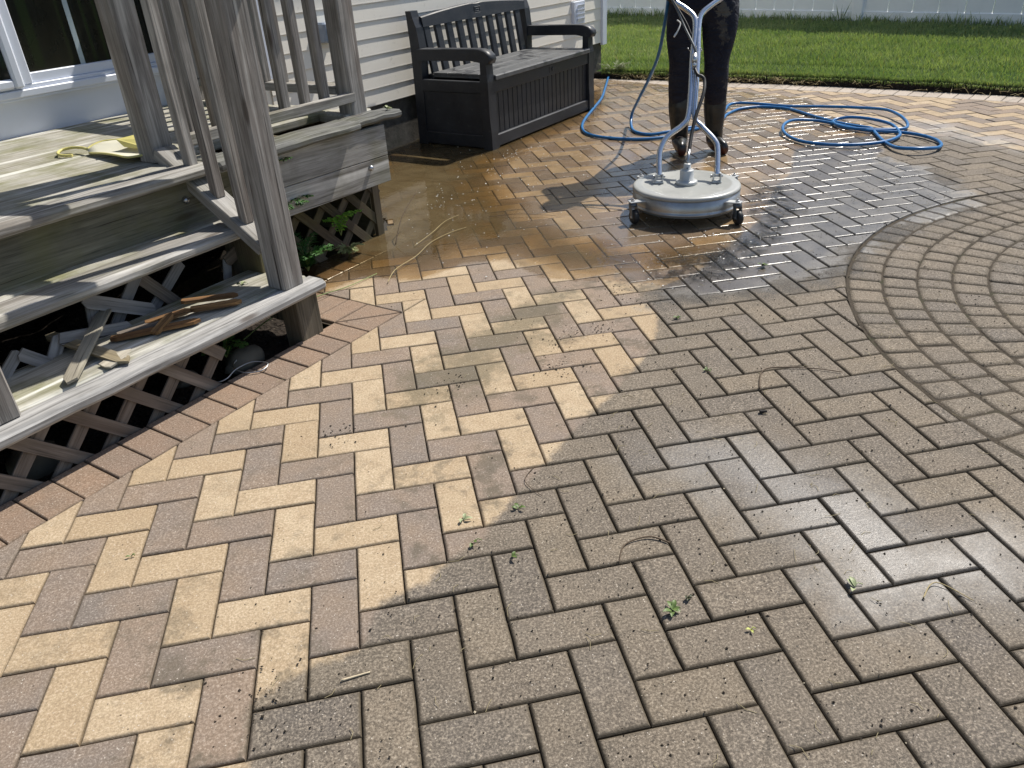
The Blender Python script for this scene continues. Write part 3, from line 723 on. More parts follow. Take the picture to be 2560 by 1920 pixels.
# ---------------------------------------------------------------- deck with steps
def deck():
    r=root("wooden_deck",F(.4,-1.6,0),"weathered grey wooden deck with three steps and stair railing beside the house","deck")
    up=Vector((0,0,1))
    def part(name,mat,fn,label=None,parent=r):
        a=Acc(); fn(a); o=a.build(name,mat,parent)
        if label: o['label']=label
        return o
    # deck boards (along the wall); one board is missing behind the front board
    edges=[-2.435,-2.235,-2.038,-1.84,-1.643,-1.446]
    for k,(a0,a1) in enumerate(zip(edges[:-1],edges[1:])):
        part("deck_board",WOOD_DECK,lambda a:beam(a,F(-3.2,(a0+a1)/2,.565),F(1.40+.02*(k%2),(a0+a1)/2,.565),E2*(a1-a0-.006),up*.038,.006,14,0,.0008))
    part("deck_board",WOOD_DECK,lambda a:beam(a,F(-3.2,-1.353,.565),F(.62,-1.353,.565),E2*.178,up*.038,.006,8,0,.0008))
    part("deck_board",WOOD_DECK,lambda a:beam(a,F(1.30,-1.36,.565),F(1.465,-1.36,.565),E2*.17,up*.038,.006,2,0,.0008))
    # front board with nose
    part("nosing",WOOD,lambda a:(beam(a,F(-3.2,-1.2,.567),F(.50,-1.2,.567),E2*.12,up*.038,.012,12,0,.0012)))
    part("nosing",WOOD_MOSS,lambda a:(beam(a,F(.50,-1.19,.567),F(1.225,-1.19,.567),E2*.15,up*.036,.012,8,0,.0018)))
    part("nosing",WOOD_MOSS,lambda a:(beam(a,F(1.225,-1.211,.566),F(1.53,-1.211,.562),E2*.115,up*.034,.012,5,0,.003)),"rotten end of the front deck board")
    # fascia
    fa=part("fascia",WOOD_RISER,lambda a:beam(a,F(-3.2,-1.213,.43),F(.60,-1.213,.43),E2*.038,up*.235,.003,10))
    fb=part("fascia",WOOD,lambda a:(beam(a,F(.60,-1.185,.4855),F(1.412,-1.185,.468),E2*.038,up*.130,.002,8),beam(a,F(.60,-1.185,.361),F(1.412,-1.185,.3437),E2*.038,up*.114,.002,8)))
    def bolt(s,d,z,par):
        a=Acc(); lathe(a,F(s,d,z),E2,[(.0001,.014),(.006,.013),(.0115,.008),(.0125,.002),(.0125,-.002)],14); a.build("bolt",STEEL,par)
    bolt(1.287,-1.164,.372,fb); bolt(.385,-1.192,.479,fa)
    def joists(a):
        for s in (-2.4,-1.6,-.8,0,.6,1.0,1.36): fbox(a,s,s+.038,-2.43,-1.235,.38,.545,.003,axis='d')
        fbox(a,-3.2,1.42,-2.455,-2.43,.36,.545,.003)
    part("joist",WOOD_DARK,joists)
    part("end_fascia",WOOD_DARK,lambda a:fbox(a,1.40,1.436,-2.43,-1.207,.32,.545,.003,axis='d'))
    # treads
    part("tread",WOOD_DECK,lambda a:beam(a,F(-.66,-1.183,.371),F(.52,-1.183,.371),E2*.10,up*.038,.006,8,0,.0008))
    part("tread",WOOD,lambda a:beam(a,F(-.66,-1.060,.371),F(.52,-1.060,.371),E2*.138,up*.038,.011,10,0,.0010))
    part("tread",WOOD_DECK,lambda a:beam(a,F(-.66,-.962,.181),F(.545,-.962,.181),E2*.255,up*.038,.006,8,0,.0010))
    part("tread",WOOD_FRONT,lambda a:beam(a,F(-.70,-.790,.181),F(.556,-.790,.181),E2*.088,up*.038,.011,12,0,.0014),"sun-bleached front edge board of the bottom step")
    # stringers, under posts
    def stringer(a,s):
        fbox(a,s,s+.036,-1.19,-1.0,.02,.350,.003,axis='z'); fbox(a,s,s+.036,-1.0,-.84,.02,.160,.003,axis='z')
    part("stringer",WOOD_DARK,lambda a:stringer(a,-.655)); part("stringer",WOOD_DARK,lambda a:stringer(a,.49))
    part("support_block",WOOD_DARK,lambda a:(fbox(a,.43,.53,-.872,-.782,-.06,.160,.004,axis='z')))
    # newels
    def newel(s,d,z0,z1=1.42): 
        return part("newel_post",WOOD_POST,lambda a:beam(a,F(s,d,z0),F(s,d,z1),E1*.088,E2*.088,.005,6,0,.0006))
    newel(.449,-.835,.2005); newel(-.539,-.845,.2005); newel(.449,-1.386,.585); newel(-.539,-1.386,.585)
    newel(1.372,-1.300,.546); newel(1.372,-2.385,.585); 
    newel(-3.1,-1.3,.585)
    # stair rail, right and left
    for sc in (.447,-.541):
        zt=lambda d:.646+(-1.345-d)*.622
        part("bottom_rail",WOOD,lambda a:beam(a,F(sc,-1.340,zt(-1.34)-.024),F(sc,-.881,zt(-.881)-.024),E1*.082,Vector((0,0,.038))+E2*.0236,.003,4))
        part("top_rail",WOOD,lambda a:beam(a,F(sc,-1.36,1.49),F(sc,-.77,1.49-.59*.62),E1*.088,Vector((0,0,.036))+E2*.0224,.003,4))
        for d in (-1.205,-1.095,-.973):
            part("baluster",WOOD_POST,lambda a:beam(a,F(sc+.003,d,zt(d)-.006),F(sc+.003,d,zt(d)+.80),E1*.036,E2*.036,.0025,6,0,.0005))
        # nails toe-driven at the foot
    # front rail
    zr=.652
    part("bottom_rail",WOOD,lambda a:beam(a,F(.492,-1.272,zr),F(1.352,-1.272,zr),E2*.036,up*.038,.003,8,0,.0006))
    part("top_rail",WOOD,lambda a:beam(a,F(.40,-1.28,1.44),F(1.43,-1.28,1.44),E2*.14,up*.036,.004,6))
    for s in (.565,.672,.782,.892,1.002,1.112,1.222,1.30)[:7]:
        part("baluster",WOOD_POST,lambda a:beam(a,F(s,-1.308,.655),F(s,-1.308,1.425),E1*.036,E2*.036,.0025,5,0,.0006))
    part("bottom_rail",WOOD,lambda a:beam(a,F(-3.05,-1.272,zr),F(-.585,-1.272,zr),E2*.036,up*.038,.003,8,0,.0006))
    part("top_rail",WOOD,lambda a:beam(a,F(-3.1,-1.28,1.44),F(-.49,-1.28,1.44),E2*.14,up*.036,.004,6))
    for k in range(20):
        s=-2.95+k*.12
        part("baluster",WOOD_POST,lambda a:beam(a,F(s,-1.308,.655),F(s,-1.308,1.425),E1*.036,E2*.036,.0025,2))
    # side rail
    part("bottom_rail",WOOD,lambda a:beam(a,F(1.372,-2.34,.678),F(1.372,-1.346,.678),E1*.085,up*.036,.003,8,0,.0006))
    part("top_rail",WOOD,lambda a:beam(a,F(1.372,-2.44,1.44),F(1.372,-1.35,1.44),E1*.14,up*.036,.004,6))
    for k in range(8):
        d=-1.455-k*.118
        part("baluster",WOOD_POST,lambda a:beam(a,F(1.355,d,.697),F(1.355,d,1.425),E1*.036,E2*.036,.0025,5,0,.0006))
    # lattice below the bottom step (45 degree laths, two layers)
    def lattice(a,s0,s1,d,z0,z1,pitch=.15,off=0.0,wd=.038,gaps=()):
        H=z1-z0
        k=math.floor((s0-H)/pitch)
        while k*pitch+off<s1+H:
            x0_=k*pitch+off
            for sg,dd in ((1,0),(-1,-.009)):
                x=x0_+(.025 if sg==1 else -.003)
                if (k,sg) in gaps: continue
                p0=(x,z1) ; p1=(x+sg*H,z0)
                # clip to [s0,s1]
                t0,t1=0,1
                for lim,side in ((s0,-1),(s1,1)):
                    dx=p1[0]-p0[0]
                    f0=(p0[0]-lim)*side; f1=(p1[0]-lim)*side
                    if f0>0 and f1>0: t0=2; break
                    if f0>0: t0=max(t0,f0/(f0-f1))
                    elif f1>0: t1=min(t1,f0/(f0-f1))
                if t0>=t1-.05: continue
                q0=(p0[0]+(p1[0]-p0[0])*t0,p0[1]+(p1[1]-p0[1])*t0); q1=(p0[0]+(p1[0]-p0[0])*t1,p0[1]+(p1[1]-p0[1])*t1)
                dirv=Vector((q1[0]-q0[0],0,q1[1]-q0[1])).normalized()
                wv=(E1*(-dirv.z)+Vector((0,0,1))*dirv.x)
                beam(a,F(q0[0],d+dd,q0[1]),F(q1[0],d+dd,q1[1]),wv*wd,E2*.007,.001,2,0,.0008)
            k+=1
    part("lattice_panel",WOOD_LATH,lambda a:lattice(a,-.72,.12,-.806,-.03,.163,.15,.018))
    part("lattice_panel",WOOD_LATH_DARK,lambda a:(lattice(a,.80,1.46,-1.305,-.03,.30,.15,-.02,.040),fbox(a,1.415,1.46,-1.318,-1.297,-.03,.30,.002,axis='z')))
    part("lattice_panel",WOOD_LATH_DARK,lambda a:lattice(a,.55,.80,-1.308,-.03,.30,.15,-.02,.040))
    def end_panel(a):  # added dark panel with slats, blocks the lit pavers behind the lattice
        for k in range(9):
            d=-1.38-k*.12
            beam(a,F(1.440,d,-.03),F(1.440,d,.30),E1*.007,E2*.06,.001)
        fbox(a,1.425,1.433,-2.44,-1.33,-.04,.33,.002,axis='d')
    part("added_end_panel",WOOD_DARK,end_panel)
deck()

# rocks in the gap under the bottom step
ROCK=mat_plain("field_stone",(.11,.10,.08),.85,0,.4,.9,25,.2)
def rock(s,d,z,sx,sy,sz,label,rot=0):
    a=Acc(); ns,nr=14,9; ids=[]
    for i in range(nr+1):
        ph=math.pi*i/nr; row=[]
        for k in range(ns):
            t=2*math.pi*k/ns; v=Vector((math.sin(ph)*math.cos(t),math.sin(ph)*math.sin(t),math.cos(ph)))
            q=v*(1+.35*noise.noise(v*1.7+Vector((s*9,d*7,rot)))); q=Vector((q.x*sx,q.y*sy,q.z*sz)); q.rotate(Matrix.Rotation(rot,3,'Z'))
            row.append(a.add(F(s,d,z)+q))
        ids.append(row)
    for i in range(nr):
        for k in range(ns): a.face([ids[i][k],ids[i][(k+1)%ns],ids[i+1][(k+1)%ns],ids[i+1][k]],None,0,True)
    o=a.build("rock",ROCK,None,F(s,d,z)); tag(o,label,"rock")
rock(.235,-.865,.0,.075,.05,.045,"angular greenish rock in the dirt beside the bottom step lattice",.8)
rock(-.47,-.93,-.005,.07,.05,.07,"grey rock behind the lattice near left end of the bottom step",.2)
rock(.05,-.95,-.01,.05,.04,.03,"small flat rock in the dark soil behind the step lattice",1.2)

# ---------------------------------------------------------------- broken laths
def lath(pts,label,mat=None,wd=.038,th=.007,flat=False,twist=0):
    c=sum((F(*p) for p in pts),Vector((0,0,0)))/len(pts)
    a=Acc()
    for p,q in zip(pts[:-1],pts[1:]):
        P,Q=F(*p),F(*q); t=(Q-P).normalized()
        nrm=Vector((0,0,1)) if flat else E2
        nrm=(nrm-t*nrm.dot(t)).normalized(); wv=t.cross(nrm); 
        if twist: rot=Matrix.Rotation(twist,3,t); wv=rot@wv; nrm=rot@nrm
        # pointed broken ends
        L=(Q-P).length; n=6; ring=[]
        uo=random.uniform(0,20); vo=random.uniform(0,20)
        out=[(-.5,.0),(-.5,1-.25*wd/L*2.2),(.05,1),(.5,1-wd/L*.7),(.5,.06),(.15,-.02)]
        top=[a.add(P+(Q-P)*y+wv*wd*x+nrm*th/2) for x,y in out]; bot=[a.add(P+(Q-P)*y+wv*wd*x-nrm*th/2) for x,y in out]
        uv=[(uo+y*L,vo+x*wd) for x,y in out]
        a.face(top,uv); a.face(bot[::-1],uv[::-1])
        for i in range(len(out)):
            k=(i+1)%len(out); a.face([top[i],top[k],bot[k],bot[i]],[uv[i],uv[k],(uv[k][0],uv[k][1]+th),(uv[i][0],uv[i][1]+th)])
    o=a.build("wood_lath",mat or WOOD_LATH,None,c); tag(o,label,"wood strip","broken laths in and on the steps"); return o
LG=mat_wood("grey_lath_wood",(.33,.32,.32),(.17,.165,.165),(.23,.20,.18),0,.25,.3)
lath([(-.085,-1.10,.325),(-.12,-1.10,.10)],"upright grey lath below the left end of long crossing strip",LG)
lath([(.100,-1.115,.335),(-.085,-1.115,.13)],"grey lath slanting up to right behind the crossing strip",LG)
lath([(-.115,-1.085,.318),(.105,-1.085,.195)],"long grey lath with red stain lying across the open riser",LG,.044)
lath([(.085,-1.118,.325),(.225,-1.118,.145)],"brownish lath slanting down to right under the middle step",WOOD_LATH,.042)
lath([(.262,-1.13,.30),(.085,-1.13,.16)],"grey lath end slanting up to right beside the rotten boards",LG)
lath([(.43,-1.14,.15),(.455,-1.14,.262)],"short upright lath near the stair post",LG,.032); lath([(.442,-1.134,.240),(.525,-1.134,.272)],"torn lath tip nailed on short upright near the stair post",WOOD_LATH,.045)
lath([(-.235,-1.05,.245),(-.005,-1.05,.190)],"grey lath with bright top edge behind the crossed laths",LG,.045)
lath([(-.225,-1.062,.255),(-.30,-1.062,.15)],"grey lath slanting down to left from the bright edged strip",LG,.04)
lath([(-.352,-1.05,.255),(-.262,-1.05,.165)],"short grey lath behind the left newel post",LG,.038); lath([(-.35,-1.058,.26),(-.42,-1.058,.20)],"grey lath stub at far left under the middle step",LG,.034)
lath([(-.22,-1.15,.232),(-.185,-.795,.212)],"greyish brown lath with yellow broken end under its crossing partner",mat_wood("yellowed_lath",(.34,.29,.20),(.15,.125,.085),(.30,.22,.09),0,.5,.4),.042,.008,True)
lath([(-.06,-1.09,.262),(-.35,-.83,.214)],"upper grey lath crossing on bottom step with pointed pale tip",mat_wood("aged_lath",(.36,.33,.26),(.16,.14,.11),(.33,.25,.12),0,.45,.4),.040,.008,True)
lath([(-.235,-.845,.208),(-.145,-.845,.222)],"torn pale splinter lying in front of the crossed laths",mat_wood("pale_splinter",(.50,.46,.38),(.25,.22,.17),(.4,.34,.24),0,.3,.4),.05,.006,True)
lath([(.14,-.985,.232),(.275,-.872,.226)],"short rotten orange brown chunk topmost on the bottom step",WOOD_ROT,.026,.011,True)
lath([(.0,-.985,.213),(.13,-.93,.219),(.26,-.84,.215)],"long rotten orange brown piece with curved end on bottom step",WOOD_ROT,.030,.012,True)
lath([(-.12,-.985,.212),(.10,-.845,.213)],"rotten brown strip lying nearest the front of the bottom step",WOOD_ROT,.030,.010,True)
lath([(-.09,-1.0,.21),(.03,-.955,.213)],"thin greenish grey splinter beside the rotten strips",WOOD_LATH,.022,.010,True)
lath([(-.03,-.90,.211),(.06,-.925,.236)],"rusty brown flake standing against the rotten strip",WOOD_ROT,.026,.012,True)

# ---------------------------------------------------------------- yellow plastic scrap on the deck
YEL=mat_plain("yellow_plastic",(.62,.56,.20),.4,0,.12,.05,30,.4,.3,(.45,.42,.25))
def scrap():
    r=root("plastic_umbrella",F(.40,-1.65,.585),"broken yellow and white toy umbrella with hooked handle on deck boards","umbrella")
    z=.592
    a=Acc(); tube(a,spline([F(.352,-1.775,z),F(.335,-1.80,z),F(.330,-1.825,z+.002),F(.342,-1.855,z+.004),F(.372,-1.872,z+.008),F(.400,-1.845,z+.012),F(.405,-1.79,z+.014),F(.398,-1.745,z+.014)],6),.0055,8); a.build("handle",YEL,r)
    top=[F(.398,-1.748,z+.012),F(.432,-1.752,z+.022),F(.475,-1.74,z+.028),F(.53,-1.66,z+.03),F(.56,-1.56,z+.03)]
    bot=[F(.388,-1.72,z+.004),F(.385,-1.62,z+.012),F(.375,-1.52,z+.016),F(.372,-1.44,z+.016),F(.42,-1.40,z+.02)]
    a=Acc(); n=8; ids=[]
    for i in range(5):
        row=[]
        for j in range(n+1):
            t=j/n; p=top[i].lerp(bot[i],t)+Vector((0,0,-.035*math.sin(math.pi*t)*(i/4))); row.append(a.add(p))
        ids.append(row)
    for i in range(4):
        for j in range(n): a.face([ids[i][j],ids[i+1][j],ids[i+1][j+1],ids[i][j+1]],None,0,True)
    o=a.build("canopy",mat_plain("pale_plastic",(.66,.64,.52),.45,0,.15,.05,30,.4),r)
    so=o.modifiers.new("t",'SOLIDIFY'); so.thickness=.002
    a=Acc(); tube(a,spline(top,4),.005,8); tube(a,spline(bot,4),.004,8); a.build("rim",YEL,r)
    a=Acc(); 
    P=[F(.46,-1.60,z+.02),F(.455,-1.63,z+.045),F(.53,-1.61,z+.050),F(.56,-1.50,z+.04),F(.50,-1.50,z+.01)]
    ids=[a.add(p) for p in P]; a.face(ids); o=a.build("flap",YEL,r); so=o.modifiers.new("t",'SOLIDIFY'); so.thickness=.002
scrap()

# ---------------------------------------------------------------- storage bench
def mat_bench():
    M=NT("dark_resin"); uv=M.uv(); p=M.pos()
    g=M.noise(1,5,.65,M.mapping(uv,(4,70,1)),1.0); b=M.noise(6,5,.65,p)
    c=M.mix(M.mapr(b,.35,.7),(.013,.015,.020),(.030,.033,.039)); c=M.mix(M.mapr(M.noise(30,5,.7,p),.58,.8,0,.5),c,(.10,.095,.085))
    M.bsdf(c,M.mapr(b,.3,.7,.36,.6),0,M.bump(g,.35,.002),.45); return M.m
BEN=mat_bench()
def mat_lid():
    M=NT("pale_lid_resin"); uv=M.uv(); p=M.pos()  # lighter grey than the bench resin, with darker wet patches
    g=M.noise(1,5,.65,M.mapping(uv,(4,70,1)),1.0); b=M.noise(5,5,.65,p,.8)
    wetm=M.mapr(b,.40,.44,0,1,True)
    c=M.mix(M.mapr(M.noise(18,5,.6,p),.3,.7),(.075,.078,.082),(.115,.118,.12)); c=M.mix(wetm,M.mix(1,c,(.62,.62,.64),'MULTIPLY'),c)
    M.bsdf(c,M.mixf(wetm,.28,.50),0,M.bump(g,.3,.002),.5); return M.m
LIDM=mat_lid()
def bench():
    r=root("storage_bench",F(3.77,-2.05,0),"dark grey resin storage bench with slatted back against the siding","bench")
    up=Vector((0,0,1))
    def part(nm,fn,par=r,mat=BEN):
        a=Acc(); fn(a); return a.build(nm,mat,par)
    L0,L1=3.048,4.478; D0,D1=-2.372,-1.740; LW=.072
    def post_front(a,s):
        z=[(0,.0),(.16,.0),(.40,.0),(.50,.0),(.56,.0)]
        pr=[(0,.075,.07),(.12,.075,.07),(.20,.082,.062),(.43,.082,.062),(.47,.075,.05),(.56,.075,.045)]
        prev=None
        for z,wd,dp in pr:
            ring=[a.add(F(s+x*wd/2,D1-.035+y*dp/2,z)) for x,y in ((-1,-1),(1,-1),(1,1),(-1,1))]
            # keep the outer face plumb
            if prev:
                for i in range(4): a.face([prev[i],prev[(i+1)%4],ring[(i+1)%4],ring[i]],[(z,i*.1),(z,i*.1+.07),(z+.1,i*.1+.07),(z+.1,i*.1)])
            else: a.face(ring)
            prev=ring
        a.face(prev)
    for s in (L0+.036,L1-.036): part("front_leg",lambda a:post_front(a,s))
    def post_back(a,s):
        pr=[(0,-2.335,.075),(.42,-2.325,.075),(.62,-2.322,.078),(.74,-2.332,.07),(.80,-2.345,.05),(.838,-2.352,.045)]
        prev=None
        for z,dc,dp in pr:
            ring=[a.add(F(s+x*.036,dc+y*dp/2,z)) for x,y in ((-1,-1),(1,-1),(1,1),(-1,1))]
            if prev:
                for i in range(4): a.face([prev[i],prev[(i+1)%4],ring[(i+1)%4],ring[i]],[(z,i*.1),(z,i*.1+.07),(z+.1,i*.1+.07),(z+.1,i*.1)])
            else: a.face(ring)
            prev=ring
        a.face(prev)
    for s in (L0+.05,L1-.05): part("rear_leg",lambda a:post_back(a,s))
    # armrests with rounded nose
    for s in (L0+.036,L1-.036):
        def arm(a):
            prof=[(-2.30,.545),(-2.30,.615),(-2.10,.617),(-1.86,.620),(-1.80,.618),(-1.755,.606),(-1.728,.583),(-1.722,.558),(-1.735,.535),(-1.775,.540),(-1.86,.552),(-2.10,.548)]
            l=[a.add(F(s-.042,d,z)) for d,z in prof]; q=[a.add(F(s+.042,d,z)) for d,z in prof]
            a.face(l,[(d,z) for d,z in prof]); a.face(q[::-1],[(d,z+.3) for d,z in prof][::-1]); n=len(prof)
            for i in range(n):
                k=(i+1)%n; a.face([l[i],l[k],q[k],q[i]],[(i*.1,0),(i*.1+.1,0),(i*.1+.1,.08),(i*.1,.08)],0,2<=i<=8)
        part("armrest",arm)
    # box: front, sides
    pz0,pz1=.092,.352
    def front(a):
        s0,s1=L0+.078,L1-.078; n=22; 
        for k in range(n):
            x0=s0+(s1-s0)*k/n; x1=s0+(s1-s0)*(k+1)/n
            fbox(a,x0+.0028,x1-.0028,-1.80,-1.766,pz0,pz1,.003,axis='z')
        fbox(a,s0,s1,-1.81,-1.776,pz0,pz1,.001,axis='z')
    part("front_panel",front)
    part("top_rail",lambda a:fbox(a,L0+.074,L1-.074,-1.80,-1.750,.352,.428,.004))
    part("bottom_rail",lambda a:fbox(a,L0+.074,L1-.074,-1.80,-1.748,.012,.092,.006))
    for s in (L0+.012,L1-.046):
        part("side_panel",lambda a:(fbox(a,s+.008,s+.03,-2.30,-1.80,.09,.36,.002,axis='d'),fbox(a,s,s+.034,-2.30,-1.80,.010,.09,.004,axis='d'),fbox(a,s,s+.034,-2.30,-1.80,.352,.425,.004,axis='d')))
    part("back_panel",lambda a:fbox(a,L0+.08,L1-.08,-2.34,-2.32,.02,.44,.002))
    # lid made of boards
    def lid(a):
        e=[-2.245,-2.122,-1.998,-1.873,-1.738]
        for d0,d1 in zip(e[:-1],e[1:]):
            beam(a,F(L0+.078,(d0+d1)/2,.455),F(L1-.078,(d0+d1)/2,.455),E2*(d1-d0-.003),up*.012,.002,10,0,.0004)
        fbox(a,L0+.080,L1-.080,-2.243,-1.735,.4315,.4485,.003)
        fbox(a,L0+.076,L1-.076,-1.742,-1.732,.430,.458,.003)
    part("lid",lid,r,LIDM)
    part("keyhole",lambda a:(lathe(a,F(3.865,-1.7495,.392),E2,[(.014,-.002),(.014,.003),(.011,.0045),(.004,.003)],16),fbox(a,3.818,3.822,-1.752,-1.748,.372,.412,.001,axis='z')))
    # back
    def slatd(z): return -2.262-(z-.44)*.16
    n=10
    for k in range(n):
        s=3.176+k*.1235
        part("back_slat",lambda a:beam(a,F(s,slatd(.42),.42),F(s,slatd(.75),.75),E1*.064,E2*.024,.004,3))
    def crest(a):
        N=48; s0,s1=L0+.085,L1-.085; ids=[]
        for i in range(N+1):
            t=i/N; s=s0+(s1-s0)*t; x=abs(t-.5)*2
            top=.800+.036*max(0,1-(x/1.0)**1.6)
            if abs(t-.5)<.05: top-= .005*max(0,math.cos((t-.5)/.05*math.pi/2))
            bot=.738
            row=[a.add(F(s,slatd(z)+dd,z)) for z,dd in ((bot,.018),(top-.006,.018),(top,.010),(top,-.010),(bot,-.018))]
            ids.append(row)
        for i in range(N):
            for j in range(5):
                k=(j+1)%5; a.face([ids[i][j],ids[i+1][j],ids[i+1][k],ids[i][k]],[(i*.026,j*.04),(i*.026+.026,j*.04),(i*.026+.026,j*.04+.04),(i*.026,j*.04+.04)],0,False)
        a.face(ids[0]); a.face(ids[-1])
    cr=part("crest_rail",crest)
    def emb(a):
        c=3.765; z=.787; d=slatd(z)+.0185
        for s0,s1,z0,z1 in ((c-.034,c+.034,z+.018,z+.021),(c-.034,c+.034,z-.021,z-.018),(c-.034,c-.031,z-.018,z+.018),(c+.031,c+.034,z-.018,z+.018),(c-.022,c+.022,z+.004,z+.007),(c-.022,c+.022,z-.010,z-.007),(c+.010,c+.013,z-.007,z+.004)):
            fbox(a,s0,s1,d-.002,d+.003,z0,z1,.0005)
    part("emblem",emb,cr,mat_plain("emblem_resin",(.12,.12,.125),.5))
    part("lower_back_rail",lambda a:fbox(a,L0+.085,L1-.085,-2.278,-2.25,.405,.45,.003))
bench()

# ---------------------------------------------------------------- surface cleaner
ALU=mat_plain("worn_aluminium",(.62,.63,.62),.34,.85,.08,.12,35,.5,.35,(.3,.29,.26))
def mat_disc():
    M=NT("disc_cover"); p=M.obj(); n=M.noise(9,5,.65,p)
    c=M.mix(M.mapr(n,.3,.7),(.33,.34,.32),(.41,.41,.385)); c=M.mix(M.mapr(M.noise(40,5,.7,p),.6,.8,0,.4),c,(.30,.28,.24))
    M.bsdf(c,.35,0,M.bump(M.noise(90,4,.6,p),.08,.001),.5); return M.m
def mat_band():
    M=NT("brushed_steel_band"); p=M.obj(); n=M.noise(1,4,.6,M.mapping(p,(3,3,60))); b=M.noise(7,5,.7,p)
    c=M.mix(M.mapr(b,.35,.7),(.42,.40,.37),(.56,.56,.55)); c=M.mix(M.mapr(M.noise(12,5,.75,p),.56,.72,0,.5),c,(.17,.14,.10))
    M.bsdf(c,M.mapr(n,.3,.7,.28,.45),.8,M.bump(n,.1,.001),.5); return M.m
def mat_chrome():
    M=NT("chromed_tube"); p=M.obj(); n=M.noise(60,4,.6,p)
    M.bsdf(M.mix(M.mapr(n,.5,.8,0,.3),(.72,.74,.77),(.4,.4,.38)),M.mapr(n,.3,.7,.16,.3),1.0,None,.5); return M.m
CHR=mat_chrome()
PAINT=mat_plain("grey_painted_metal",(.52,.53,.52),.35,.1,.06,.1,40,.5,.3,(.3,.28,.24))
RUB=mat_plain("black_rubber",(.018,.018,.019),.5,0,.2,.2,60,.4,.3,(.10,.09,.07))
def cleaner():
    C0=Vector((1.542,1.772,0))
    r=root("surface_cleaner",C0,"round silver surface cleaner on caster wheels with chrome handle before the worker","surface cleaner")
    up=Vector((0,0,1))
    R0=.250
    a=Acc(); lathe(a,C0,up,[(.001,.136),(.20,.137),(.207,.140),(.218,.141),(.226,.1395),(.240,.1390),(.250,.1370),(.2555,.1315),(.2560,.120)],64); a.build("cover",mat_disc(),r)
    a=Acc(); lathe(a,C0,up,[(.2545,.121),(.2548,.07),(.2548,.060),(.2585,.059),(.2585,.053),(.2548,.051),(.250,.054),(.24,.06)],64); a.build("skirt_band",mat_band(),r)
    a=Acc(); lathe(a,C0,up,[(.251,.056),(.251,.042),(.245,.040),(.238,.055)],64); a.build("rubber_skirt",mat_plain("grey_rubber",(.16,.165,.16),.5),r)
    hub=Acc(); lathe(hub,C0,up,[(.052,.136),(.052,.150),(.046,.153),(.033,.154),(.033,.200),(.030,.204),(.0175,.206),(.0175,.228),(.015,.232),(.008,.234)],32); ho=hub.build("swivel",PAINT,r)
    a=Acc(); lathe(a,C0+up*.215-Vector((0,0,0)),Vector((-.4,-.9,0)),[(.003,.017),(.003,.019)],8); a.build("grease_nipple",RUB,ho)
    cdir=Vector((.941,-.338,0)); pdir=Vector((.338,.941,0))
    CL=Vector((1.425,1.829,.139)); CR_=Vector((1.681,1.737,.139))
    for c in (CL,CR_):
        a=Acc()
        for sg in (-1,1): beam(a,c+cdir*sg*.0165-pdir*.018+up*.022,c+cdir*sg*.0165+pdir*.018+up*.022,cdir*.006,up*.044,.003)
        beam(a,c-cdir*.022-pdir*0+up*.003,c+cdir*.022+up*.003,pdir*.040,up*.006,.001)
        o=a.build("clevis",PAINT,r)
        a=Acc(); tube(a,[c-cdir*.028+up*.028,c+cdir*.028+up*.028],.0045,8); tube(a,[c-cdir*.031+up*.028,c-cdir*.026+up*.028],.009,6); a.build("pivot_bolt",STEEL,o)
    # handle tubes
    Lp=[CL+up*.028,(1.445,1.891,.233),(1.463,1.925,.275),(1.508,1.956,.324),(1.585,1.968,.366),(1.622,1.987,.401),(1.663,2.068,.499),(1.712,2.187,.642),(1.757,2.275,.752),(1.768,2.325,.812),(1.742,2.372,.848),(1.702,2.418,.880),(1.60,2.525,.965),(1.56,2.56,.995)]
    Rp=[CR_+up*.028,(1.715,1.825,.265),(1.713,1.865,.306),(1.672,1.935,.362),(1.652,1.977,.402),(1.702,2.098,.546),(1.738,2.185,.651),(1.779,2.29,.775),(1.808,2.328,.825),(1.863,2.345,.860),(1.925,2.36,.890),(2.05,2.39,.955),(2.09,2.40,.98)]
    Lp=[Vector(p) for p in Lp]; Rp=[Vector(p) for p in Rp]
    a=Acc(); tube(a,spline(Lp,8),.0138,14); tube(a,spline(Rp,8),.0138,14)
    gl=[Vector((1.56,2.56,.995)),Vector((1.54,2.555,1.0)),Vector((1.47,2.53,1.005))]; gr=[Vector((2.09,2.40,.98)),Vector((2.13,2.40,.985)),Vector((2.19,2.40,.99))]
    h=a.build("handle",CHR,r)
    # black grips held by the worker
    a=Acc(); tube(a,[Lp[-3],Lp[-2],Lp[-1]],.016,12); tube(a,[Rp[-3].lerp(Rp[-2],.4),Rp[-2],Rp[-1]],.016,12); a.build("grip",RUB,h)
    # black hose from coupler down to swivel
    top=C0+up*.232
    a=Acc(); tube(a,spline([(1.699,2.120,.600),(1.701,2.085,.577),(1.718,2.068,.568),(1.724,2.05,.548),(1.700,2.00,.50),(1.640,1.935,.412),(1.602,1.883,.343),(1.570,1.825,.283)],8),.0085,10); a.build("hose",RUB,r)
    a=Acc(); tube(a,[top,C0.lerp(Vector((1.572,1.83,0)),.5)+up*.258,(1.571,1.828,.284)],[.006,.0075,.0095],10); a.build("hose_fitting",STEEL,r)
    a=Acc(); tube(a,[(1.713,2.163,.660),(1.702,2.137,.626)],.014,14); tube(a,[(1.702,2.137,.626),(1.697,2.124,.607)],.011,14); a.build("coupler",ALU,r)
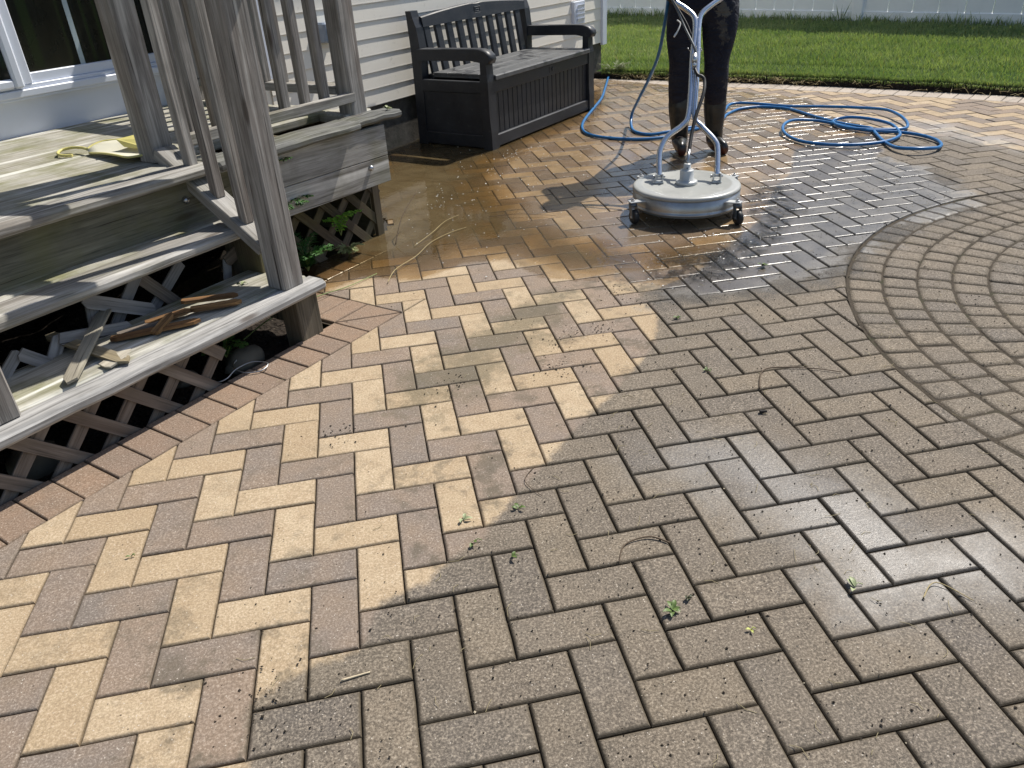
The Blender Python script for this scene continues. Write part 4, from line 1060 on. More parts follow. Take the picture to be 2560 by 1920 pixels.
    a=Acc(); tube(a,spline([(1.713,2.163,.660),(1.716,2.18,.69),(1.70,2.27,.77),(1.684,2.365,.862),(1.655,2.50,.98)],6),.0060,10); a.build("supply_tube",mat_plain("grey_tube",(.13,.14,.14),.4,.3),r)
    a=Acc(); tube(a,spline([(1.719,2.23,.74),(1.712,2.28,.79),(1.690,2.35,.855),(1.665,2.44,.93)],5),.0035,6); a.build("control_cable",RUB,r)
    a=Acc()
    c=Vector((1.738,2.215,.672)); ring=[]
    for k in range(15): 
        t=2*math.pi*k/14; ring.append(c+cdir*math.cos(t)*.030+(Vector((-.2514,-.6995,.6689)))*math.sin(t)*.016+up*.004*math.sin(t*2))
    tube(a,ring,.0025,6); tube(a,[c-cdir*.030,c-cdir*.040+up*.012],.002,6); a.build("wire_tie",STEEL,r)
    a=Acc(); pts=spline([(1.700,2.385,.800),(1.713,2.37,.785),(1.695,2.35,.757),(1.668,2.335,.728)],5)
    tube(a,pts,[.0035]*(len(pts)-4)+[.0045]*4,6); a.build("lanyard",mat_plain("white_cord",(.72,.72,.70),.6),r)
    # casters
    spots=[(Vector((1.246,1.691,0)),Vector((1.36,1.70,0)),1),(Vector((1.686,1.51,0)),Vector((1.62,1.57,0)),2),(Vector((1.425,2.085,0)),Vector((1.45,2.0,0)),3),(Vector((1.859,1.918,0)),Vector((1.77,1.86,0)),4)]
    for P,Q,k in spots:
        a=Acc(); beam(a,Q+up*.100,P+(P-Q).normalized()*.018+up*.103,(P-Q).normalized().cross(up)*.038,up*.006,.001)
        n_=(P-Q).normalized(); beam(a,Q+up*.078,Q+n_*.004+up*.078,n_.cross(up)*.038,up*.05,.001)
        br=a.build("caster_bracket",PAINT,r)
        a=Acc(); lathe(a,P+up*.106,up,[(.010,0),(.010,.006),(.005,.007),(.005,.013)],6,0,False); a.build("bolt",STEEL,br)
        ca=empty("caster",(0,0,0)); ca.parent=r; TR[ca.name]=TR[r.name]
        wd=Vector((.2,-.98,0)) if k!=2 else Vector((.1,-.99,0))
        ax=wd.cross(up).normalized(); wc=P+wd*.014+up*.034
        a=Acc(); lathe(a,P,up,[(.019,.097),(.021,.088),(.019,.080),(.008,.078)],16); 
        for sg in (-1,1): beam(a,P+wd*.002+ax*sg*.015+up*.085,wc+ax*sg*.015-up*.004,wd*.026,ax*.003,.001)
        a.build("fork",mat_plain("dark_fork",(.14,.15,.16),.35,.6),ca)
        a=Acc(); lathe(a,wc-ax*.011,ax,[(.012,-.002),(.028,-.002),(.0335,.003),(.0335,.019),(.028,.024),(.012,.024)],28); wh=a.build("wheel",RUB,ca)
        a=Acc(); lathe(a,wc-ax*.018,ax,[(.006,0),(.006,.036)],10); a.build("axle",STEEL,wh)
cleaner()

# ---------------------------------------------------------------- blue hose
def mat_hose():
    M=NT("blue_hose"); p=M.pos(); uv=M.uv(); n=M.noise(30,5,.6,p)
    c=M.mix(M.mapr(n,.35,.7),(.012,.12,.33),(.02,.18,.42)); c=M.mix(M.mapr(M.noise(14,5,.7,p),.60,.78,0,.45),c,(.16,.16,.15))
    M.bsdf(c,.34,0,M.bump(M.noise(220,2,.5,p),.15,.001),.5); return M.m
BLUE=mat_hose()
def hoses():
    R=.0100; z=.0115
    h1=[(2.52,6.05,.03),(2.40,5.80,z),(2.345,5.648,z),(2.20,5.25,z),(2.039,4.821,z),(1.831,4.381,z),(1.675,4.05,z),(1.585,3.80,z),(1.560,3.60,z),(1.62,3.44,z),(1.76,3.31,z),(1.90,3.255,z),(2.03,3.255,z+.004),(2.16,3.32,z+.012),(2.30,3.405,z),(2.43,3.47,z),(2.53,3.55,z),(2.594,3.644,z)]
    coil=[(2.679,3.761),(2.834,3.890),(2.984,3.900),(3.09,3.82),(3.149,3.70),(3.165,3.442),(3.189,3.214),(3.227,3.081),(3.259,2.998),(3.285,2.925),(3.236,2.802),(3.175,2.654),(3.126,2.51),(3.096,2.366),(3.138,2.287),(3.218,2.266),(3.31,2.3),(3.393,2.387),(3.434,2.499),(3.425,2.64),(3.352,2.764),(3.222,2.875),(3.173,3.02),(3.134,3.179),(3.06,3.258),(2.938,3.269),(2.825,3.191),(2.738,3.059),(2.703,2.911),(2.715,2.759),(2.8,2.637),(2.945,2.561),(3.09,2.549),(3.194,2.577),(3.309,2.66),(3.373,2.772),(3.407,2.906),(3.371,3.042),(3.304,3.177),(3.225,3.217),(3.165,3.176),(3.135,3.067),(3.153,2.961),(3.226,2.88),(3.315,2.83),(3.414,2.797),(3.48,2.832),(3.544,2.936),(3.593,3.094),(3.612,3.279),(3.511,3.468),(3.368,3.639),(3.146,3.781),(3.031,3.93),(2.915,4.04),(2.821,4.03),(2.705,3.866),(2.607,3.690)]
    n=len(coil); cz=[]
    for i in range(n):
        cz.append(z+(.0 if i<9 else .021*max(0,math.sin(i*.55))**2+ (i/n)*.012))
    back=[(2.50,3.52,z+.02),(2.36,3.44,z+.006),(2.20,3.375,z+.018),(2.06,3.345,z+.012),(1.95,3.37,z),(1.885,3.47,z),(1.895,3.62,z+.004),(1.935,3.74,.075),(1.933,3.60,.20),(1.930,3.40,.36),(1.915,3.20,.53),(1.890,3.05,.72),(1.87,2.96,.86),(1.80,2.80,.97),(1.66,2.52,1.00)]
    path=[Vector(p) for p in h1]+[Vector((c[0],c[1],zz)) for c,zz in zip(coil,cz)]+[Vector(p) for p in back]
    o_=Vector((2.5,3.5,0)); a=Acc(); tube(a,spline(path,5),R,12); o=a.build("pressure_hose",BLUE,None,o_)
    tag(o,"blue pressure washer hose looped on wet pavers and rising beside the worker","hose")
hoses()

# ---------------------------------------------------------------- worker
def skinmesh(name, verts, edges, radii, mat, parent, sub=2, rootv=0):
    O=TR[parent.name]
    me=bpy.data.meshes.new(name); me.from_pydata([tuple(Vector(v)-O) for v in verts],edges,[]); me.materials.append(mat)
    o=bpy.data.objects.new(name,me); COL.objects.link(o); o.parent=parent; TR[o.name]=O
    m_=o.modifiers.new("skin",'SKIN'); m_.use_smooth_shade=True
    for i,sv in enumerate(me.skin_vertices[0].data):
        r=radii[i]; sv.radius=(r if isinstance(r,tuple) else (r,r)); sv.use_root=(i==rootv)
    s=o.modifiers.new("sub",'SUBSURF'); s.levels=sub; s.render_levels=sub
    return o
def mat_trouser():
    M=NT("dark_work_trousers"); p=M.pos(); n=M.noise(6,5,.6,p); w_=M.noise(300,2,.5,p)
    c=M.mix(M.mapr(n,.35,.7),(.010,.012,.024),(.026,.027,.038))
    mud=M.mapr(M.noise(9,6,.75,p),.61,.70,0,.28,True); c=M.mix(mud,c,(.11,.095,.075))
    zz=M.n("ShaderNodeSeparateXYZ"); M.t.links.new(p,zz.inputs[0])
    for (px,py,pz,rad,am) in ((2.110,2.73,.795,.012,.6),(2.105,2.72,.715,.010,.32),(2.13,2.72,.66,.005,.28),(2.20,2.74,.40,.02,.3)):
        dv=M.n("ShaderNodeVectorMath",operation='DISTANCE'); M.t.links.new(p,dv.inputs[0]); dv.inputs[1].default_value=(px,py,pz)
        dd=M.math('ADD',dv.outputs['Value'],M.math('MULTIPLY',M.math('SUBTRACT',M.noise(28,4,.7,p),.5),.05 if am>.7 else .16))
        c=M.mix(M.mapr(dd,rad+.02,rad+.032,am,0),c,(.17,.155,.125))
    low=M.mapr(zz.outputs[2],.62,.32,0,.3); c=M.mix(M.math('MULTIPLY',low,M.mapr(M.noise(9,5,.7,p),.35,.7)),c,(.060,.042,.032))
    fold=M.noise(1,4,.6,M.mapping(p,(7,7,16)),1.5)
    nb=M.bump(fold,.9,.03); nb=M.bump(w_,.2,.001,nb)
    M.bsdf(c,.75,0,nb,.25); return M.m
TROU=mat_trouser()
def mat_boot():
    M=NT("muddy_rubber_boot"); p=M.pos(); n=M.noise(14,6,.7,p)
    c=M.mix(M.mapr(n,.35,.7),(.014,.015,.015),(.038,.037,.032))
    zz=M.n("ShaderNodeSeparateXYZ"); M.t.links.new(p,zz.inputs[0])
    c=M.mix(M.mapr(zz.outputs[2],.060,.035,0,.9),c,(.085,.022,.014))
    M.bsdf(c,.32,0,M.bump(M.noise(1,3,.6,M.mapping(p,(10,10,30))),.5,.012),.5); return M.m
BOOT=mat_boot()
SKIN=mat_plain("skin",(.45,.27,.19),.5,0,.1,.1,60,.4)
def worker():
    nv=Vector((.39843,.91720,0)); rt=Vector((nv.y,-nv.x,0)); P0=Vector((2.05,2.87,0))   # rt = image right, nv = away from camera
    def W(x,y,z): return P0+rt*x+nv*y+Vector((0,0,z))
    r=root("person",P0,"person in muddy dark work trousers and rubber boots holding the cleaner handle","person")
    # body, one continuous surface (pelvis root)
    V=[W(0,.05,.93),W(0,.05,1.05),W(0,.04,1.20),W(0,.03,1.36),W(0,.02,1.46),W(0,-.01,1.55),W(0,-.03,1.66),
       W(-.10,.04,.86),W(-.115,.0,.50),W(-.098,.035,.10),W(-.085,-.04,.045),
       W(.10,.04,.86),W(.095,.0,.50),W(.113,.035,.10),W(.125,-.02,.045),
       W(-.18,.03,1.42),W(-.29,-.08,1.19),W(-.335,-.30,1.03),
       W(.18,.03,1.42),W(.28,-.08,1.19),W(.235,-.33,1.02)]
    Ed=[(0,1),(1,2),(2,3),(3,4),(4,5),(5,6),(0,7),(7,8),(8,9),(9,10),(0,11),(11,12),(12,13),(13,14),(3,15),(15,16),(16,17),(3,18),(18,19),(19,20)]
    Rr=[(.13,.10),(.125,.10),(.13,.10),(.12,.09),(.055,.055),(.075,.085),(.07,.08),.075,.045,.026,.022,.075,.045,.026,.022,.055,.042,.028,.055,.042,.028]
    skinmesh("body",V,Ed,Rr,SKIN,r)
    # trousers: hips plus two legs with slight folds at the knees
    V=[W(0,.03,.95),W(0,.03,.87),
       W(-.110,.02,.80),W(-.118,.0,.66),W(-.112,-.01,.53),W(-.113,-.005,.46),W(-.115,.01,.36),W(-.110,.015,.24),
       W(.100,.02,.80),W(.100,.0,.66),W(.093,-.01,.53),W(.098,-.012,.46),W(.103,.0,.36),W(.104,.01,.25),W(0,.03,1.05)]
    Ed=[(0,1),(1,2),(2,3),(3,4),(4,5),(5,6),(6,7),(1,8),(8,9),(9,10),(10,11),(11,12),(12,13),(0,14)]
    Rr=[(.19,.14),(.20,.15),.128,.104,.068,.073,.068,.066,.128,.112,.074,.080,.072,.068,(.18,.13)]
    skinmesh("trousers",V,Ed,Rr,TROU,r,2,1)
    # boots
    for sx,x0,tx,lab in ((-1,-.105,-.075,"muddy boot stepping forward on the left"),(1,.105,.135,"muddy boot turned outward on the right")):
        V=[W(x0,.02,.365),W(x0-.002,.02,.24),W(x0+.004,.03,.15),W(x0+.008,.035,.095),W(x0+.010,.04,.045),W((x0+tx)/2,-.035,.052),W(tx,-.12,.042),W(tx+.002*sx,-.165,.034)]
        Ed=[(0,1),(1,2),(2,3),(3,4),(4,5),(5,6),(6,7)]
        Rr=[.080,.072,.060,.055,.054,(.054,.046),(.052,.033),(.038,.024)]
        if sx==1:
            V[5]=W(.128,-.03,.052); V[6]=W(.165,-.085,.042); V[7]=W(.190,-.12,.034)
        b=skinmesh("boot",V,Ed,Rr,BOOT,r,2,0); b['label']=lab
    # shirt
    V=[W(0,.05,.98),W(0,.05,1.10),W(0,.04,1.24),W(0,.03,1.38),W(-.17,.03,1.42),W(-.27,-.06,1.22),W(.17,.03,1.42),W(.265,-.06,1.22),W(0,.02,1.47)]
    Ed=[(0,1),(1,2),(2,3),(3,4),(4,5),(3,6),(6,7),(3,8)]
    skinmesh("shirt",V,Ed,[(.17,.135),(.16,.13),(.16,.125),(.15,.11),.075,.062,.075,.062,.07],mat_plain("navy_shirt",(.02,.03,.06),.85),r)
    # head details
    a=Acc(); hc=W(0,-.03,1.66)
    for sx in (-1,1): lathe(a,hc+rt*sx*.032-nv*.080+Vector((0,0,.01)),-nv,[(.001,.010),(.010,.006),(.012,0)],12)
    a.build("eyes",mat_plain("eye",(.6,.6,.6),.2),r)
    a=Acc(); tube(a,[hc-nv*.078+Vector((0,0,.012)),hc-nv*.102-Vector((0,0,.022)),hc-nv*.080-Vector((0,0,.032))],[.008,.013,.008],8); tube(a,[hc-nv*.082+rt*-.022-Vector((0,0,.055)),hc-nv*.09-Vector((0,0,.057)),hc-nv*.082+rt*.022-Vector((0,0,.055))],[.004,.006,.004],8)
    for sx in (-1,1): tube(a,[hc+rt*sx*.080+Vector((0,0,.025)),hc+rt*sx*.088,hc+rt*sx*.080-Vector((0,0,.028))],[.008,.014,.007],8)
    a.build("face",SKIN,r)
    a=Acc(); ns,nr=20,8; ids=[]
    for i in range(nr+1):
        ph=(math.pi*.56)*i/nr; row=[]
        for k in range(ns):
            t=2*math.pi*k/ns; v=rt*math.cos(t)*math.sin(ph)*.088+nv*(math.sin(t)*math.sin(ph)*.098+.012)+Vector((0,0,math.cos(ph)*.105)); row.append(a.add(hc+Vector((0,0,.03))+v))
        ids.append(row)
    for i in range(nr):
        for k in range(ns): a.face([ids[i][k],ids[i][(k+1)%ns],ids[i+1][(k+1)%ns],ids[i+1][k]],None,0,True)
    a.build("hair",mat_plain("dark_hair",(.02,.015,.01),.7,0,.3,.6,120),r)
    # hands closed round the grips
    for wr,g0,g1 in ((W(-.335,-.30,1.03),Vector((1.60,2.525,.965)),Vector((1.56,2.56,.995))),(W(.235,-.33,1.02),Vector((2.05,2.39,.955)),Vector((2.09,2.40,.98)))):
        gd=(g1-g0).normalized(); gc=(g0+g1)/2; pal=(wr-gc).normalized(); pal=(pal-gd*pal.dot(gd)).normalized(); sd=gd.cross(pal)
        V=[wr,gc+pal*.045]; Ed=[(0,1)]; Rr=[.027,(.034,.02)]
        for k,(o_,l) in enumerate(((-.033,.9),(-.011,1.0),(.011,.96),(.033,.8))):
            b=gc+gd*o_; n0=len(V)
            V+= [b+pal*.030+sd*.012,b+sd*.030*l+pal*.006,b+sd*.022*l-pal*.022,b-sd*.006-pal*.028]
            Rr+= [.010,.0095,.009,.008]; Ed+= [(1,n0),(n0,n0+1),(n0+1,n0+2),(n0+2,n0+3)]
        n0=len(V); V+=[gc-gd*.035+pal*.03-sd*.018,gc-gd*.03-sd*.028,gc-gd*.012-sd*.026-pal*.018]; Rr+=[.013,.011,.010]; Ed+=[(1,n0),(n0,n0+1),(n0+1,n0+2)]
        skinmesh("hand",V,Ed,Rr,SKIN,r,2,1)
worker()

# ---------------------------------------------------------------- standing water
def mat_water():
    M=NT("muddy_water"); p=M.pos(); dep=M.attr("depth")
    rip=M.noise(14,3,.5,p,.6); rip2=M.noise(60,2,.5,p,.4)
    mudn=M.noise(2.4,6,.7,p,1.6)
    rs=M.attr("ripple")
    nb=M.bump(M.math('ADD',M.math('MULTIPLY',rip,.8),M.math('MULTIPLY',rip2,.3)),M.mixf(rs,.05,.55),.012)
    op=M.math('MULTIPLY',M.mapr(dep,0,.45,.0,.85,True),M.mapr(mudn,.3,.6,.5,1.1),None,True)
    tr=M.n("ShaderNodeBsdfTransparent"); M.set(tr.inputs[0],M.mix(M.mapr(dep,0,.2),(1,1,1),(.80,.72,.55)))
    df=M.n("ShaderNodeBsdfDiffuse"); M.set(df.inputs[0],M.mix(mudn,(.080,.058,.028),(.145,.108,.056)))
    m1=M.n("ShaderNodeMixShader"); M.t.links.new(op,m1.inputs[0]); M.t.links.new(tr.outputs[0],m1.inputs[1]); M.t.links.new(df.outputs[0],m1.inputs[2])
    gl=M.n("ShaderNodeBsdfGlossy"); gl.inputs['Roughness'].default_value=.04; M.t.links.new(nb,gl.inputs['Normal'])
    fr=M.n("ShaderNodeFresnel"); fr.inputs[0].default_value=1.33; M.t.links.new(nb,fr.inputs['Normal'])
    ff=M.math('MULTIPLY',fr.outputs[0],M.mapr(dep,0,.04))
    m2=M.n("ShaderNodeMixShader"); M.t.links.new(ff,m2.inputs[0]); M.t.links.new(m1.outputs[0],m2.inputs[1]); M.t.links.new(gl.outputs[0],m2.inputs[2])
    M.t.links.new(m2.outputs[0],M.out.inputs[0]); return M.m
def water():
    st=.035; xs=np.arange(-1.2,2.6,st); ys=np.arange(.9,5.9,st)
    X,Y=np.meshgrid(xs,ys,indexing='ij'); P=np.c_[X.ravel(),Y.ravel()]
    nz=np.array([noise.fractal(Vector((a*3.1,b*3.1,0)),1,2,4) for a,b in P])
    sd=poly_sdf(P,PUD)+nz*.055
    S=P@np.array([E1.x,E1.y]); D=P@np.array([E2.x,E2.y])
    ok=(sd<.04)&~((D<-2.47))&~((S<.55))&~((S<1.6)&(D<-1.36))
    depth=np.clip(-sd,0,None)
    # ripples from the spray round the cleaner
    rp=np.clip(1.2-np.hypot(P[:,0]-1.55,P[:,1]-1.35)/.75,0,1)
    idx=-np.ones(len(P),int); keep=np.where(ok)[0]; idx[keep]=np.arange(len(keep)); nx,ny=X.shape; f=[]
    for i in range(nx-1):
        for j in range(ny-1):
            q=[i*ny+j,(i+1)*ny+j,(i+1)*ny+j+1,i*ny+j+1]
            if all(ok[k] for k in q): f.append([int(idx[k]) for k in q])
    me=bpy.data.meshes.new("puddle"); me.from_pydata([(P[k,0],P[k,1],.0042) for k in keep],[],f)
    for nm,v in (("depth",depth[keep]),("ripple",rp[keep])):
        at=me.attributes.new(nm,'FLOAT','POINT'); at.data.foreach_set("value",v.astype(np.float32))
    me.materials.append(mat_water()); 
    for pl in me.polygons: pl.use_smooth=True
    o=bpy.data.objects.new("puddle_water",me); COL.objects.link(o); tag(o,kind='structure')
    # water standing in the joints of the wet zone
    M=NT("joint_water"); M.bsdf((.03,.025,.018),.08,0,M.bump(M.noise(90,3,.6,M.pos()),.25,.004),.6)
    sheet("joint_water",[(p[0],p[1],0) for p in WET],-.0042,M.m)
    # shallow sheet of splashed water at the swash edge right of the cleaner
    M=NT("splash_film"); p=M.pos(); n=M.noise(9,5,.7,p,1.2); n2=M.noise(38,3,.6,p,2.0)
    dep=M.attr("depth"); nb=M.bump(M.math('ADD',n2,n),1.0,.05)
    gl=M.n("ShaderNodeBsdfGlossy"); gl.inputs['Roughness'].default_value=.06; M.t.links.new(nb,gl.inputs['Normal'])
    tr=M.n("ShaderNodeBsdfTransparent"); fr=M.n("ShaderNodeFresnel"); fr.inputs[0].default_value=1.36; M.t.links.new(nb,fr.inputs['Normal'])
    cov=M.math('MULTIPLY',M.mapr(dep,0,.06),M.mapr(n,.42,.52))
    mx=M.n("ShaderNodeMixShader"); M.t.links.new(M.math('MULTIPLY',fr.outputs[0],cov),mx.inputs[0]); M.t.links.new(tr.outputs[0],mx.inputs[1]); M.t.links.new(gl.outputs[0],mx.inputs[2]); M.t.links.new(mx.outputs[0],M.out.inputs[0])
    SP=[(1.05,1.02),(1.3,.86),(1.55,.98),(1.8,1.25),(2.1,1.6),(2.25,2.0),(2.05,2.15),(1.85,1.75),(1.72,1.42),(1.45,1.25),(1.2,1.22)]
    st=.03; xs=np.arange(.9,2.5,st); ys=np.arange(.7,2.4,st); X,Y=np.meshgrid(xs,ys,indexing='ij'); P=np.c_[X.ravel(),Y.ravel()]
    sd=poly_sdf(P,SP)+np.array([noise.fractal(Vector((a*4,b*4,7)),1,2,4) for a,b in P])*.05
    ok=sd<.02; idx=-np.ones(len(P),int); keep=np.where(ok)[0]; idx[keep]=np.arange(len(keep)); nx,ny=X.shape; f=[]
    for i in range(nx-1):
        for j in range(ny-1):
            q=[i*ny+j,(i+1)*ny+j,(i+1)*ny+j+1,i*ny+j+1]
            if all(ok[k] for k in q): f.append([int(idx[k]) for k in q])
    me=bpy.data.meshes.new("splash_water"); me.from_pydata([(P[k,0],P[k,1],.0065) for k in keep],[],f)
    at=me.attributes.new("depth",'FLOAT','POINT'); at.data.foreach_set("value",np.clip(-sd[keep],0,None).astype(np.float32)); me.materials.append(M.m)
    o=bpy.data.objects.new("splash_water",me); COL.objects.link(o); tag(o,kind='structure')
water()

# ---------------------------------------------------------------- litter: crumbs, foam, leaves, twigs
def crumbs(name,n,fn,zf,size,mat,label,cat):
    a=Acc()
    for _ in range(n):
        p=fn()
        if p is None: continue
        x,y=p; s=random.uniform(*size); z=zf
        c=Vector((x,y,z+s*.3)); ids=[]
        for v in ((1,0,0),(-1,0,0),(0,1,0),(0,-1,0),(0,0,1),(0,0,-1)):
            q=Vector(v)*s*random.uniform(.4,1.1); q.z*=.6; q.rotate(Matrix.Rotation(x*77,3,'Z')); ids.append(a.add(c+q))
        for f in ((0,2,4),(2,1,4),(1,3,4),(3,0,4),(2,0,5),(1,2,5),(3,1,5),(0,3,5)): a.face([ids[i] for i in f])
    o=a.build(name,mat); tag(o,label,cat,None,'stuff')
CR=mat_plain("dirt_crumb",(.03,.024,.018),.9,0,.4,.3,60,.2)
dirtpoly=np.array(DIRTY)
def f_dirt():
    for _ in range(20):
        x,y=random.uniform(-.4,3.4),random.uniform(-1.4,3.2)
        dd=poly_sdf(np.array([[x,y]]),DIRTY)[0]
        if dd<0 and random.random()<.75: return (x,y)
        if 0<dd<.5 and random.random()<.25*(1-dd/.5) : return (x,y)
        if dd>0 and random.random()<.03: return (x,y)
    return None
crumbs("dirt_crumbs",5200,f_dirt,0.0005,(.0012,.0040),CR,"dark crumbs of dirt and moss scattered over the uncleaned pavers","dirt")
def f_clump():
    cx,cy=random.choice([(-.29,-.70),(.93,.93),(1.02,.80),(.62,.55),(.50,.75),(.56,.42),(-.15,.2),(1.30,.98),(.2,.38),(.75,.62)]); return (random.gauss(cx,.045),random.gauss(cy,.045))
crumbs("dirt_clumps",420,f_clump,0.0005,(.0015,.0048),CR,"little heaps of dark washed-out dirt along the cleaning edge","dirt")
def f_straw(): return (random.uniform(.3,3),random.uniform(-1.2,1.6))
crumbs("pale_chips",1500,f_dirt,0.0005,(.001,.0030),mat_plain("pale_chip",(.42,.36,.26),.8),"pale seed husks and stone chips strewn on the dirty pavers","chips")
def fibres():
    a=Acc()
    for _ in range(620):
        q=f_dirt()
        if q is None: continue
        p=Vector((q[0],q[1],.0025)); an=random.uniform(0,6.28); l=random.uniform(.008,.040); bnd=random.uniform(-.3,.3)*l
        d=Vector((math.cos(an),math.sin(an),0)); sd=Vector((-d.y,d.x,0))
        tube(a,[p,p+d*l*.5+sd*bnd+Vector((0,0,.002)),p+d*l],.0006,4,caps=False)
    o=a.build("plant_fibres",STRW); tag(o,"fine straw coloured plant fibres strewn over the dirty pavers","fibres",None,'stuff')
STRW=mat_plain("fibre",(.30,.25,.14),.8)
fibres()
FOAM=mat_plain("foam",(.8,.8,.76),.4)
def f_foam():
    cx,cy,sp=random.choice([(.9,3.1,.15),(1.05,3.25,.12),(.75,2.75,.18),(.55,2.5,.15),(.5,2.2,.12),(1.1,2.4,.35),(1.35,1.25,.12),(1.1,1.1,.1),(1.65,1.35,.08),(1.5,1.15,.12),(1.3,3.3,.3),(1.9,4.3,.3),(.45,1.6,.25),(.8,1.9,.3)]); return (random.gauss(cx,sp),random.gauss(cy,sp))
crumbs("foam_bubbles",330,f_foam,.0045,(.0018,.0055),FOAM,"white foam flecks floating on the wet pavers and puddle","foam")

def leafmat(name,c):
    M=NT(name); M.bsdf(M.mix(M.mapr(M.noise(60,3,.5,M.pos()),.3,.7),c,tuple(x*1.5 for x in c)),.5,0,None,.4); return M.m
GL=leafmat("green_leaf",(.085,.13,.035)); PL=leafmat("pale_leaf",(.25,.28,.15)); DL=leafmat("fern_green",(.035,.10,.02))
def leafshape(a,c,dr,w,curl=.3,up=Vector((0,0,1))):
    L=dr.length; d=dr/L; sd=d.cross(up).normalized(); n=6; pr=None
    for i in range(n+1):
        t=i/n; wd=w*math.sin(math.pi*min(1,max(.02,t**.8)))*.5+.0004
        p=c+d*L*t+up*(curl*L*math.sin(math.pi*t)*.5)
        row=[a.add(p-sd*wd+up*wd*.5),a.add(p),a.add(p+sd*wd+up*wd*.5)]
        if pr:
            for k in (0,1): a.face([pr[k],pr[k+1],row[k+1],row[k]],None,0,True)
        pr=row
def leaf(x,y,z,label,mat,n=3,size=.025):
    c=Vector((x,y,z)); a=Acc()
    for k in range(n):
        t=random.uniform(0,6.28); leafshape(a,c+Vector((random.uniform(-1,1),random.uniform(-1,1),0))*size*.2,Vector((math.cos(t),math.sin(t),random.uniform(.1,.6)))*size*random.uniform(.7,1.2),size*.45)
    tube(a,[c,c+Vector((size*.5,size*.3,.004)),c+Vector((size*.9,size*.1,.001))],.0012,5)
    o=a.build("leaf",mat,None,c); tag(o,label,"leaf","fallen leaves and sprigs")
def wleaf(px,label,mat,n=3,size=.025,z=.003): leaf(px[0],px[1],z,label,mat,n,size*.72)
SPOTS=[]
leaves=[((.157,-.268),"pale green sprig on a tan paver at the cleaning edge",PL,3,.026),
((.292,-.262),"small green sprig just right of the pale sprig on the grey paver",GL,3,.026),
((.168,-.355),"curled brownish green leaf below the pale sprig",GL,2,.030),
((.245,-.425),"small green three-pointed leaf on a dark grey paver",GL,3,.022),
((.530,-.660),"bright green leafy tuft near the bottom centre of the patio",GL,6,.030),
((.575,-.635),"dark shrivelled crumb of leaf beside the bright green tuft",leafmat("dark_leaf",(.03,.035,.012)),4,.018),
((.915,-.690),"green leaf with white curled stem on the damp pavers",PL,3,.032),
((1.560,.985),"green leaf cluster on the wet grey pavers beside the splash",GL,5,.036),
((1.000,.245),"tiny green sprout between dark pavers right of the cleaning edge",GL,3,.022),
((.660,-.745),"yellow green bud on a paver in the bottom right",leafmat("bud",(.3,.32,.08)),2,.016),
((-.62,-.20),"tiny green leaf on a grey brown paver near the bottom steps",GL,2,.014),
((1.05,.63),"green moss sprig in the joint by the cleaning edge",GL,5,.022)]
for p,l,mt,n,s in leaves: wleaf(p,l,mt,n,s)
leaf(F(.373,-.987).x,F(.373,-.987).y,.203,"pale green crumpled leaf on the bottom step beside the post",PL,4,.03)
leaf(F(1.475,-1.19).x,F(1.475,-1.19).y,.582,"pale green spiky sprig on the rotten deck board end",PL,7,.025)

def twig(name,pts,r,mat,label,cat="twig"):
    c=Vector(pts[0]); a=Acc(); P=spline(pts,6); tube(a,P,[r*(1-.5*i/len(P)) for i in range(len(P))],6); o=a.build(name,mat,None,c); tag(o,label,cat,"twigs and stems on the patio"); return o
BR=mat_plain("brown_twig",(.09,.06,.035),.8); GRN=mat_plain("green_stem",(.22,.28,.09),.6); STR=mat_plain("straw",(.38,.30,.14),.7)
def g(s,d,z=.004): return F(s,d,z)
twig("stem",[(-.48,.93,.004),(-.40,1.08,.006),(-.30,1.16,.012),(-.22,1.24,.010),(-.10,1.31,.008),(.02,1.42,.006)],.0030,GRN,"long pale green plant stem lying from the step corner across the border pavers")
twig("stem",[(.06,1.30,.008),(.10,1.42,.014),(.20,1.56,.012),(.28,1.72,.010),(.38,1.82,.012),(.47,1.88,.010)],.0018,STR,"long bare pale stem with buds lying across the puddle below the deck lattice")
twig("stem",[(.20,1.70,.008),(.30,1.83,.02),(.38,1.98,.02),(.46,2.08,.012)],.0015,STR,"shorter straw coloured stem above the long bare stem")
twig("twig",[(.12,1.75,.01),(.17,1.87,.10),(.26,2.02,.17)],.0025,BR,"brown stick leaning on the deck lattice beside the plant")
twig("twig",[(.60,-.47,.004),(.56,-.44,.006),(.50,-.45,.004),(.47,-.50,.003)],.0022,BR,"curved brown twig on a dark grey paver in the lower middle")
twig("twig",[(.37,-.10,.003),(.33,-.16,.005),(.36,-.23,.003)],.0012,BR,"thin curved dark twig on a half cleaned tan paver")
twig("twig",[(1.10,.10,.004),(1.17,.20,.006),(1.30,.17,.004),(1.38,.12,.004)],.0024,BR,"forked brown stick on the grey pavers left of the circular paving")
twig("twig",[(.60,2.00,.010),(.75,1.98,.014),(.92,1.90,.010)],.0014,BR,"dark wet twig in the shallow water right of the lattice")
twig("twig",[(-.135,-.675,.004),(-.08,-.668,.004)],.0024,mat_plain("cream_stick",(.6,.5,.34),.7),"short cream coloured stick on a half dirty paver at the bottom")
twig("twig",[(1.03,-.75,.003),(1.08,-.72,.005),(1.12,-.78,.003)],.0015,STR,"thin straw on the pavers at the lower right")
twig("wood_chip",[(1.04,-.02,.005),(1.06,-.025,.006)],.006,mat_plain("charred_chip",(.015,.012,.01),.8),"small black wood chip on the damp pavers right of centre","wood chip")
